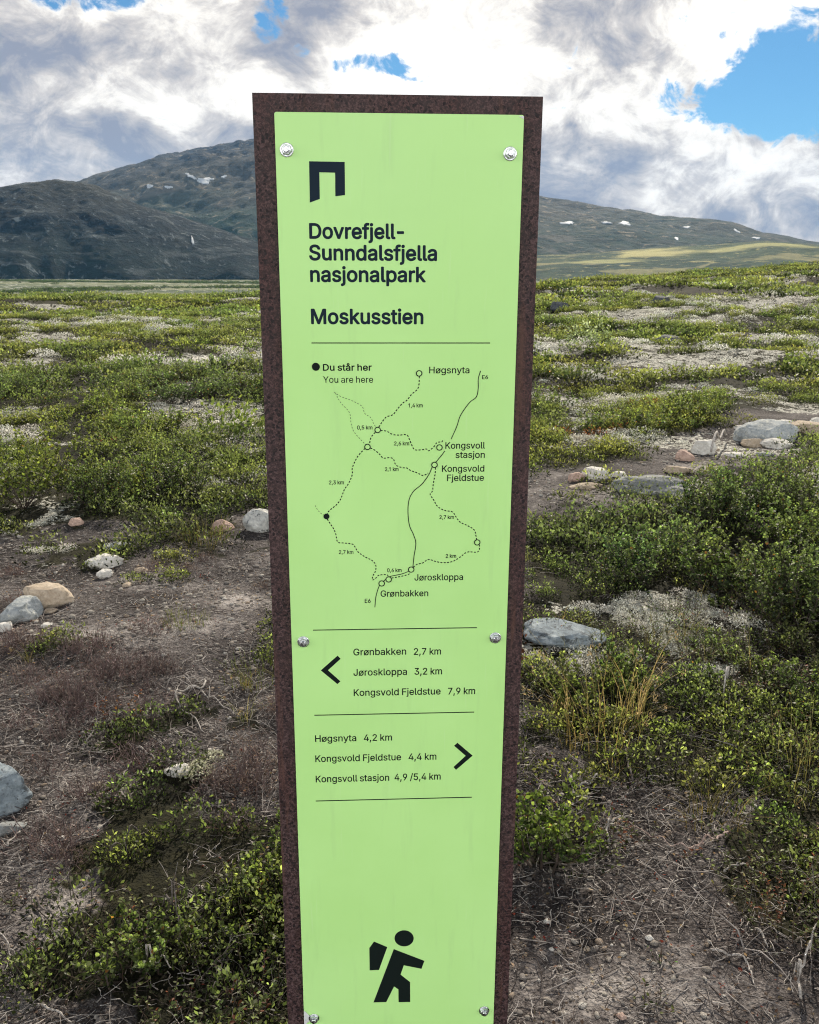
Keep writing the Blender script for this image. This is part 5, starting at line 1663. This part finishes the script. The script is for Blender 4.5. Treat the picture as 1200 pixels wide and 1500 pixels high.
def rock(px, py, wpx, hpx, mat, label, cat='stone', seed=0, deep=0.75, flat=1.0, cuts=5, yaw=None, sink=0.22, group='stones lying beside the path', name='stone', lean=0.0, ridge=0.0):
    """px, py: where its foot shows in the photograph; wpx, hpx: how wide and tall it shows"""
    r = np.random.default_rng(900 + seed + int(px) * 3 + int(py))
    p = ground_at(px, py)
    rngm = (p - cam.location).length
    W = wpx * rngm / F_PX
    el = math.atan2(CAM_H - p.z, math.hypot(p.x, p.y))
    Dp = W * deep
    hpx = hpx * 1.02
    Hh = max((hpx * rngm / F_PX - Dp * math.sin(el) * 0.55) / max(math.cos(el), 0.3), W * 0.16)
    bm = bmesh.new()
    bmesh.ops.create_icosphere(bm, subdivisions=5, radius=1.0)
    dirs = [unit(np.append(r.normal(0, 1, 2), abs(r.normal(0, 0.6)))) for _ in range(cuts)] + [unit(np.append(r.normal(0, 0.22, 2), 1.0))]
    cuts += 1
    if cat == 'boulder':
        dirs, cuts = dirs[:2], 2
    cuts = len(dirs) + 2
    dirs += [unit(np.append(r.normal(0, 1, 2), abs(r.normal(0, 0.4)))) for _ in range(2)]
    offs = [r.uniform(0.55, 0.85) for _ in range(cuts)]
    for v in bm.verts:
        c = np.array(v.co[:])
        for d, o_ in zip(dirs, offs):
            e = c @ d - o_
            if e > 0:
                    c = c - d * e * 0.93
        q = Vector(c * 1.5) + Vector((seed * 3.1 + px, py, 0))
        k = 1 + 0.12 * mnoise.noise(q) + 0.07 * mnoise.noise(q * 2.7) + 0.032 * mnoise.noise(q * 7) + 0.016 * mnoise.noise(q * 17)
        if ridge:
            k += ridge * mnoise.noise(Vector((c[0] * 1.5, c[1] * 1.5, c[2] * 9)))
        c = c * k
        if lean:
            c[0] += lean * c[2]
        v.co = c
    zs = [v.co.z for v in bm.verts]
    xs = [v.co.x for v in bm.verts]
    z0, z1 = min(zs), max(zs)
    kx = W / (max(xs) - min(xs))
    kz = Hh / ((z1 - z0) * (1 - sink)) * flat
    ky = Dp / 2.0
    for v in bm.verts:
        v.co = (v.co.x * kx, v.co.y * ky, (v.co.z - z0 - (z1 - z0) * sink) * kz)
    for f in bm.faces:
        f.smooth = True
    me = bpy.data.meshes.new(name)
    bm.to_mesh(me)
    bm.free()
    o = link(name, me, mat)
    fwd = Vector((p.x, p.y, 0)).normalized()
    loc = p + fwd * Dp * 0.42
    loc.z = float(height(loc.x, loc.y))
    o.location = loc
    o.rotation_euler = (0, 0, (-math.atan2(p.x, p.y)) + (r.uniform(-0.25, 0.25) if yaw is None else yaw))
    tag(o, label, cat, group)
    ROCKS.append((loc.x, loc.y, max(W, Dp) / 2))
    return o


# right-hand path
rock(1122, 648, 84, 34, R_BLUE, 'large smooth blue grey boulder on the path right of the sign', 'boulder', 5, 0.7, 1.0, 2, 0.0, 0.3, lean=0.12)
rock(1104, 652, 32, 14, R_TAN, 'small tan stone against the left foot of the blue grey boulder', seed=2)
rock(1136, 653, 46, 16, R_PALE, 'whitish stone lying against the front of the blue grey boulder', seed=3)
rock(1186, 634, 64, 17, R_TAN, 'long tan stone right of the blue grey boulder at the photo edge', seed=4, deep=0.6)
rock(1196, 616, 22, 9, R_PALE, 'pale round stone at the far right edge behind the long tan one', seed=5)
rock(1152, 618, 26, 7, R_PALE, 'flat pale stone just behind the blue grey boulder', seed=6)
rock(1086, 628, 22, 7, R_PALE, 'small pale stone left behind the blue grey boulder', seed=7)
rock(1029, 663, 34, 23, R_PALE, 'rounded whitish stone standing alone in the middle of the right path', seed=8, cuts=3)
rock(1002, 672, 27, 16, R_PINK, 'small white and pink stone left of the rounded whitish one', seed=9)
rock(1075, 666, 30, 8, R_PALE, 'flat pale slab in front of the tan stone by the boulder', seed=10)
rock(1118, 664, 26, 6, R_GREY, 'flat grey slab in front of the whitish stone by the boulder', seed=34)
rock(963, 724, 128, 34, R_GREY, 'long flat grey slab of rock with fine layers beside the path', 'rock slab', 11, 0.55, 1.0, 4, 0.0, 0.25, name='rock_slab', ridge=0.05)
rock(1010, 748, 66, 16, R_GREY, 'smaller grey slab below the right end of the long slab', 'rock slab', 12, 0.5, 1.0, 5, -0.3, 0.3, name='rock_slab', ridge=0.05)
rock(874, 703, 46, 19, R_PALE, 'oblong pale stone nearest the left end of the long grey slab', seed=13, deep=0.6)
rock(842, 704, 25, 14, R_PINK, 'small pinkish stone left of the oblong pale stone', seed=14)
rock(858, 715, 50, 12, R_TAN, 'flat tan stone in front of the oblong pale stone', seed=15, deep=0.5)
rock(908, 698, 24, 10, R_PALE, 'little pale stone between the oblong stone and the long slab', seed=16)
rock(990, 692, 40, 12, R_TAN, 'flat tan stone just behind the long grey slab', seed=17, deep=0.6)
rock(828, 952, 124, 36, R_LICH, 'blue grey rock with dark lichen blotches right beside the sign', 'rock', 18, 0.75, 1.0, 5, 0.15, 0.25, name='rock')
rock(818, 455, 28, 13, R_DARK, 'small dark rock far out on the heath close to the sign', 'rock', 19, name='rock', group='dark rocks on the far heath')
rock(966, 446, 26, 12, R_DARK, 'dark rock among bushes on the skyline heath right of centre', 'rock', 20, name='rock', group='dark rocks on the far heath')
rock(975, 502, 54, 14, R_DARK, 'low dark flat rock amid white lichen on the right heath', 'rock', 21, name='rock', group='dark rocks on the far heath')
# left-hand path
rock(71, 898, 64, 38, R_TAN, 'rounded tan stone on the left path touching a grey green one', seed=22, cuts=3)
rock(32, 917, 60, 34, R_BLUE, 'smooth grey green stone in front of the rounded tan one', seed=23, cuts=3)
rock(12, 931, 20, 14, R_PALE, 'small white stone in front of the grey green one at the left edge', seed=24)
rock(74, 903, 18, 8, R_TAN, 'tiny tan stone at the right foot of the grey green one', seed=25)
rock(157, 838, 54, 22, R_PALE, 'pale whitish stone on the left path', seed=26, cuts=4)
rock(155, 851, 22, 14, R_PALE, 'small pale stone touching the front of the whitish path stone', seed=27)
rock(207, 843, 20, 9, R_TAN, 'small yellowish stone right of the whitish path stone', seed=28)
rock(188, 863, 15, 7, R_TAN, 'tiny yellowish stone below the small yellowish one', seed=29)
rock(172, 810, 40, 12, R_BLUE, 'flat blue grey stone behind the whitish path stone', seed=30, deep=0.6)
rock(328, 781, 33, 20, R_PINK, 'pinkish angular stone left of the white rock by the sign', seed=31, cuts=6)
rock(386, 783, 60, 36, R_SPLIT, 'white and black rock partly hidden behind the left side of the sign', 'rock', 32, 0.7, 1.0, 6, 0.1, 0.2, name='rock')
rock(6, 1206, 84, 66, R_LICH, 'grey blue rock with a dark hollow at the left edge of the photo', 'rock', 33, 0.9, 1.0, 6, 0.3, 0.2, name='rock', lean=-0.15)
rock(16, 1228, 44, 18, R_GREY, 'flat grey stone in front of the grey blue rock at the left edge', seed=35, deep=0.5)
rock(112, 775, 22, 12, R_PINK, 'small pink stone behind the left path', seed=36)
rock(70, 924, 16, 8, R_PALE, 'tiny pale stone right of the small white stone at the left edge', seed=37)
rock(266, 1142, 40, 16, R_PALE, 'flat pale stone beside the white lichen in the left shrubs', seed=38, deep=0.6)
# loose pebbles one can tell apart near the sign
for i, (a, b2, w_, mt, lb) in enumerate([
        (956, 1376, 15, R_PALE, 'cream pebble alone in the middle of the right-hand gravel'),
        (806, 1352, 13, R_PALE, 'white pebble close to the lower right of the sign'),
        (813, 1392, 9, R_PALE, 'small white pebble below the white pebble by the sign'),
        (864, 1392, 11, R_TAN, 'tan pebble in the gravel between the sign and the cream pebble'),
        (916, 1492, 17, R_PINK, 'pale pink pebble at the bottom edge right of the sign'),
        (1182, 1230, 20, R_TAN, 'yellowish pebble at the right edge among dry twigs'),
        (60, 1449, 13, R_PINK, 'pinkish pebble on the bare soil in the lower left corner'),
        (95, 1236, 13, R_PALE, 'white pebble on the bare soil above the long bent stick'),
        (146, 1161, 22, R_TAN, 'flat yellowish pebble right of the grey blue rock'),
        (168, 1152, 11, R_PALE, 'small pale pebble right of the flat yellowish pebble')]):
    rock(a, b2, w_ * 0.8, w_ * 0.5, mt, lb, 'pebble', 40 + i, 0.8, 1.0, 4, None, 0.2, 'loose pebbles near the sign', 'pebble')


# ------------------------------------------------------------------ dead branches
def bark_mat(name, c0, c1):
    m, t, b = material(name, 0.85, 0.2)
    p = t.n('ShaderNodeTexCoord').outputs['Object']
    a = t.noise(t.vmath('MULTIPLY', p, (1, 1, 1)), 90, 5, 0.65, 0.6)
    t.put(b.inputs['Base Color'], t.ramp(a, [(0.35, c0), (0.6, c1)]))
    t.put(b.inputs['Normal'], t.n('ShaderNodeBump', None, Strength=0.5, Distance=0.002, Height=a).outputs[0])
    return m


W_PALE = bark_mat('weathered_wood', (0.20, 0.18, 0.165), (0.46, 0.43, 0.40))
W_PINK = bark_mat('pinkish_bark', (0.22, 0.15, 0.13), (0.46, 0.36, 0.32))
W_DARK = bark_mat('dark_bark', (0.06, 0.05, 0.047), (0.17, 0.15, 0.14))


def tube(bm, pts, radii, n=7):
    rings = []
    for i, p in enumerate(pts):
        d = (pts[min(i + 1, len(pts) - 1)] - pts[max(i - 1, 0)]).normalized()
        u = d.cross(Vector((0, 0, 1)) if abs(d.z) < 0.9 else Vector((1, 0, 0))).normalized()
        v = u.cross(d)
        rings.append([bm.verts.new(p + (u * math.cos(2 * math.pi * k / n) + v * math.sin(2 * math.pi * k / n)) * radii[i]) for k in range(n)])
    for a, c in zip(rings[:-1], rings[1:]):
        for k in range(n):
            bm.faces.new((a[k], a[(k + 1) % n], c[(k + 1) % n], c[k])).smooth = True
    bm.faces.new(rings[0][::-1])
    bm.faces.new(rings[-1])


def stick(paths, mat, label, r_px=3.0, lift=0.012, name='dead_branch', cat='branch', group='dead branches on the ground'):
    """paths: polylines of photograph pixels (the first is the main limb) laid on the ground"""
    o0 = ground_at(*paths[0][0])
    bm = bmesh.new()
    r = random.Random(int(paths[0][0][0] * 13 + paths[0][0][1]))
    for j, path in enumerate(paths):
        sm = smooth_path(path, 5)
        pts, rad = [], []
        for i, q in enumerate(sm):
            g = ground_at(*q)
            s = i / (len(sm) - 1)
            rng_ = (g - cam.location).length
            rr = 0.72 * (r_px if j == 0 else r_px * 0.62) * rng_ / F_PX / 2 * (1 - 0.55 * s) * r.uniform(0.85, 1.15)
            up = lift * (0.35 + 1.2 * math.sin(min(s * 1.1, 1) * math.pi) * (0.6 + 0.4 * math.sin(i * 0.9 + j)))
            pts.append(g + Vector((r.uniform(-1, 1) * 0.0022, r.uniform(-1, 1) * 0.0022, up + rr * 0.6)) - o0)
            rad.append(rr)
        tube(bm, pts, rad)
    me = bpy.data.meshes.new(name)
    bm.to_mesh(me)
    bm.free()
    return tag(link(name, me, mat, None, o0), label, cat, group)


stick([[(303, 1002), (300, 1014), (280, 1018), (263, 1024), (262, 1036), (270, 1048), (288, 1058), (298, 1076)], [(297, 1018), (308, 1030), (325, 1038), (342, 1046)], [(303, 1002), (290, 1006), (280, 1000), (276, 992)], [(308, 1030), (310, 1020), (306, 1012)]],
      W_PALE, 'pale forked dead branch on dark soil left of the sign', 4.4, 0.02)
stick([[(58, 1322), (66, 1338), (84, 1356), (108, 1374), (128, 1386), (145, 1396)], [(84, 1356), (78, 1372), (70, 1380)]], W_DARK, 'long bent grey stick on the soil beside the lower left shrubs', 4.0, 0.015)
stick([[(10, 952), (30, 945), (48, 940), (70, 935), (100, 930)]], W_PALE, 'weathered grey stick lying flat at the left edge of the path', 6.0, 0.01)
stick([[(55, 1010), (80, 1004), (110, 1002)]], W_PALE, 'short grey stick above the brown dead heather at the left', 4.0, 0.01)
stick([[(165, 1268), (185, 1256), (205, 1242), (222, 1228)], [(185, 1256), (192, 1268)]], W_DARK, 'slanting dark stick in the left shrubs', 3.4, 0.05)
stick([[(245, 1348), (258, 1356), (266, 1372), (270, 1390), (266, 1404)], [(258, 1356), (270, 1352)]], W_DARK, 'curved grey twig standing out of the shrubs lower left of the sign', 3.2, 0.09)
stick([[(222, 1436), (236, 1442), (258, 1436)]], W_PALE, 'short pale twig in the bottom left shrubs', 4.2, 0.08)
stick([[(203, 1102), (218, 1110), (233, 1120)]], W_PALE, 'short straight grey stick above the left shrubs', 4.0, 0.015)
stick([[(183, 1148), (190, 1134), (200, 1116)]], W_PALE, 'short pale stick right of the flat yellowish pebble', 3.4, 0.012)
stick([[(15, 1247), (24, 1236), (34, 1224)]], W_PALE, 'short pale stick lying below the grey blue rock', 4.4, 0.01)
stick([[(116, 1240), (134, 1234), (148, 1230)]], W_PALE, 'short pale stick on the soil right of the white pebble', 3.6, 0.01)
stick([[(0, 1372), (20, 1400), (10, 1440)], [(20, 1400), (34, 1412)]], W_PALE, 'thin pale twig in the lower left corner', 2.4, 0.01)
stick([[(60, 1480), (80, 1488), (100, 1500), (120, 1512)]], W_PALE, 'grey stick running out of the bottom left edge', 4.4, 0.012)
stick([[(1072, 1220), (1052, 1232), (1034, 1237), (1020, 1246), (1016, 1254)], [(1034, 1237), (1012, 1245), (990, 1244), (970, 1236), (948, 1222), (925, 1205)]], W_PINK, 'twisted pinkish branch with a pale broken tip right of the sign', 5.0, 0.02)
stick([[(896, 1236), (893, 1222), (895, 1210), (910, 1202), (928, 1194)], [(895, 1210), (888, 1204)]], W_PALE, 'hooked grey branch between the sign and the pinkish branch', 4.4, 0.02)
stick([[(850, 1157), (866, 1156), (878, 1148), (888, 1138)]], W_PALE, 'short grey branch below the golden grass', 4.6, 0.03)
stick([[(918, 1100), (922, 1126), (928, 1150), (940, 1162), (960, 1160), (978, 1154)], [(928, 1150), (946, 1140), (958, 1130)]], W_DARK, 'arched grey branch in the shrubs right of the golden grass', 4.2, 0.03)
stick([[(838, 1138), (841, 1152), (844, 1170)]], W_PALE, 'thick pale stub of wood below the golden grass', 8.0, 0.01, 'wood_stub', 'wood')
stick([[(995, 1318), (1020, 1338), (1040, 1360), (1048, 1376)]], W_DARK, 'dark thin stick lying across the right-hand gravel', 3.4, 0.012)
stick([[(1046, 1390), (1070, 1398), (1096, 1410), (1106, 1428), (1110, 1440)], [(1096, 1410), (1108, 1404)]], W_PALE, 'grey forked stick in the lower right gravel', 4.4, 0.012)
stick([[(1176, 1470), (1174, 1452), (1172, 1438), (1184, 1422), (1190, 1396), (1196, 1370), (1206, 1350)], [(1172, 1438), (1162, 1444)]], W_PALE, 'long pale stick leaning up at the right edge of the photo', 5.0, 0.05)
stick([[(1112, 1360), (1122, 1372), (1130, 1386)]], W_PALE, 'short light stick right of the forked stick in the gravel', 4.4, 0.01)
stick([[(1064, 1276), (1082, 1268), (1100, 1272), (1118, 1276)], [(1082, 1268), (1092, 1262)]], W_PALE, 'grey stick under the right edge of the shrubs', 4.4, 0.012)
stick([[(800, 1268), (830, 1270), (860, 1278), (886, 1288)]], W_DARK, 'dark stick at the foot of the small shrub by the sign', 3.4, 0.015)
stick([[(852, 1245), (880, 1252), (908, 1248)], [(880, 1252), (896, 1262)]], W_DARK, 'dark forked stick right of the small shrub by the sign', 3.2, 0.015)
stick([[(1060, 1036), (1064, 1018), (1070, 1000)]], W_PALE, 'upright bare grey twig in the leafy shrubs on the right', 3.2, 0.12)
stick([[(1040, 668), (1052, 655), (1062, 642)]], W_PALE, 'upright bare stick beside the rounded whitish path stone', 5.0, 0.16)


# ------------------------------------------------------------------ single plants one can tell apart
def plant(px, py, pl, name, label, cat, scale=1.0, group=None, mat=None, hexa=True, tint=(1, 1, 1), parts=('foliage', 'stems')):
    p = ground_at(px, py)
    e = empty(name, p)
    tag(e, label, cat, group)
    inst = dict(pos=np.zeros((1, 3)), yaw=np.array([px * 0.37]), scale=np.array([scale]), tint=np.array([tint], float))
    V, Q, C = leaf_arrays(pl, inst, hexa)
    link(parts[0], raw_mesh(parts[0], V, Q, None, C), mat or M_LEAF, e)
    if len(pl.ta):
        V, Q, C = twig_arrays(pl, inst)
        link(parts[1], raw_mesh(parts[1], V, Q, None, C), mat or M_LEAF, e)
    return e


plant(878, 1078, grass(300, 75, 0.33, 0.15, 0.75, ((0.11, 0.13, 0.035), (0.42, 0.32, 0.13)), 0.0024, 0.3), 'grass_tuft', 'golden yellow grass tuft right of the sign', 'grass tuft', mat=M_DRY, hexa=False, parts=('blades', 'stems'))
plant(932, 1062, grass(301, 16, 0.42, 0.04, 0.55, ((0.34, 0.26, 0.11), (0.46, 0.36, 0.17)), 0.0030, 0.8), 'grass_tuft', 'few tall dry stalks just right of the golden grass tuft', 'grass tuft', mat=M_DRY, hexa=False, parts=('blades', 'stems'))
plant(1168, 1150, grass(302, 50, 0.22, 0.12, 1.0, ((0.12, 0.15, 0.04), (0.30, 0.27, 0.10)), 0.0028, 0.05), 'grass_tuft', 'drooping green grass tuft at the right edge of the photo', 'grass tuft', mat=M_DRY, hexa=False, parts=('blades', 'stems'))
plant(1042, 1205, grass(303, 50, 0.15, 0.08, 0.8, ((0.12, 0.12, 0.035), (0.26, 0.20, 0.07)), 0.0026, 0.0), 'grass_tuft', 'short olive grass tuft above the twisted pinkish branch', 'grass tuft', mat=M_DRY, hexa=False, parts=('blades', 'stems'))
plant(800, 1262, birch(310, 0.17, 0.13, 11, 0.0125, tip=(0.17, 0.205, 0.05), per=24), 'shrub', 'small bright green shrub at the right foot of the sign', 'shrub', 1.0)
plant(855, 1250, sprig(311, 0.12, 10, 0.10, 0.012, tip=(0.17, 0.20, 0.05)), 'shrub', 'low sprawling green sprigs right of the small bright shrub', 'shrub')
plant(1172, 1335, sprig(312, 0.17, 22, 0.12, 0.010, 0.45, tip=(0.15, 0.13, 0.04), deep=(0.06, 0.05, 0.02), red=0.10), 'shrub', 'reddish olive heather bush at the right edge above the long stick', 'shrub')
plant(1160, 1390, sprig(313, 0.09, 10, 0.09, 0.011, tip=(0.14, 0.17, 0.045)), 'shrub', 'little green sprigs below the reddish olive bush', 'shrub')
plant(960, 1240, sprig(314, 0.10, 9, 0.08, 0.0115, tip=(0.18, 0.20, 0.05), red=0.12), 'shrub', 'yellow green sprigs with orange leaves between the two branches', 'shrub')
plant(960, 1478, sprig(315, 0.035, 8, 0.028, 0.010, tip=(0.20, 0.23, 0.06), red=0.0), 'seedling', 'tiny light green seedling on the gravel at the bottom right', 'seedling')
plant(975, 1408, sprig(316, 0.03, 5, 0.02, 0.010, tip=(0.10, 0.19, 0.05), red=0.0), 'seedling', 'tiny dark green seedling in the middle of the gravel', 'seedling')
plant(60, 1318, sprig(317, 0.045, 7, 0.04, 0.010, tip=(0.16, 0.19, 0.05)), 'seedling', 'small green sprig on bare soil left of the long bent stick', 'seedling')
plant(20, 1326, sprig(318, 0.04, 7, 0.04, 0.010, tip=(0.16, 0.19, 0.05)), 'seedling', 'flat green sprig at the left edge on bare soil', 'seedling')
plant(35, 748, birch(320, 0.52, 0.50, 16, 0.024, tip=(0.22, 0.235, 0.055), deep=(0.055, 0.075, 0.022), per=27), 'shrub', 'big yellow green bush on the left beyond the path', 'shrub', hexa=False)
plant(858, 512, tuft(321, 0.55, 0.52, 520, 0.055, 0.026, [(0.06, 0.08, 0.045), (0.17, 0.20, 0.14), (0.34, 0.37, 0.29)]), 'willow_shrub', 'grey green downy willow bush on the heath right of the sign', 'shrub', hexa=False)
plant(342, 648, tuft(322, 0.36, 0.34, 380, 0.045, 0.030, [(0.03, 0.045, 0.014), (0.09, 0.12, 0.03), (0.18, 0.21, 0.055)]), 'shrub', 'rounded green bush below the lichen left of the sign', 'shrub', hexa=False)
plant(300, 800, grass(323, 120, 0.17, 0.16, 0.5, ((0.09, 0.10, 0.03), (0.20, 0.17, 0.06)), 0.0035, 0.0), 'grass_tuft', 'olive brown grass tuft left of the pinkish angular stone', 'grass tuft', mat=M_DRY, hexa=False, parts=('blades', 'stems'))
plant(275, 915, grass(324, 90, 0.07, 0.10, 0.5, ((0.12, 0.15, 0.04), (0.17, 0.18, 0.05)), 0.003, 0.0), 'moss_patch', 'little bright green grassy patch on the bare left path', 'grass patch', mat=M_DRY, hexa=False, parts=('blades', 'stems'))
plant(385, 990, grass(325, 150, 0.09, 0.16, 0.5, ((0.09, 0.13, 0.035), (0.15, 0.16, 0.05)), 0.003, 0.0), 'moss_patch', 'green grassy patch on soil touching the left side of the sign', 'grass patch', mat=M_DRY, hexa=False, parts=('blades', 'stems'))
plant(180, 1048, sprig(326, 0.08, 9, 0.06, 0.014, 0.4, tip=(0.42, 0.21, 0.06), deep=(0.30, 0.12, 0.04), red=0.2), 'shrub', 'orange leaved sprigs in the brown dead heather', 'shrub', mat=M_DRY)
plant(290, 1136, lichen_cushion(327, 0.055, 260, 0.011, (0.34, 0.34, 0.22), (0.76, 0.76, 0.58)), 'lichen_clump', 'bright cream lichen clump in the left shrubs', 'lichen', mat=M_LICH, hexa=False, parts=('branchlets', 'stems'))
plant(316, 1112, lichen_cushion(328, 0.035, 160, 0.010, (0.34, 0.34, 0.22), (0.76, 0.76, 0.60)), 'lichen_clump', 'smaller cream lichen clump up right of the bright one', 'lichen', mat=M_LICH, hexa=False, parts=('branchlets', 'stems'))


# ------------------------------------------------------------------ the air between here and the mountains
m_air = bpy.data.materials.new('air')
m_air.use_nodes = True
t = NT(m_air.node_tree)
vol = t.n('ShaderNodeVolumePrincipled', None, Color=(0.26, 0.56, 1.0), Density=2.6e-5)
t.t.links.new(vol.outputs[0], t.n('ShaderNodeOutputMaterial').inputs['Volume'])
bm = bmesh.new()
bmesh.ops.create_cube(bm, size=1.0)
bmesh.ops.scale(bm, verts=bm.verts, vec=(22000, 22000, 1300))
bmesh.ops.translate(bm, verts=bm.verts, vec=(0, 0, 650 - 60))
me = bpy.data.meshes.new('haze')
bm.to_mesh(me)
bm.free()
tag(link('haze', me, m_air), 'thin bluish air lying over the valley and the mountains', 'haze', None, 'stuff')
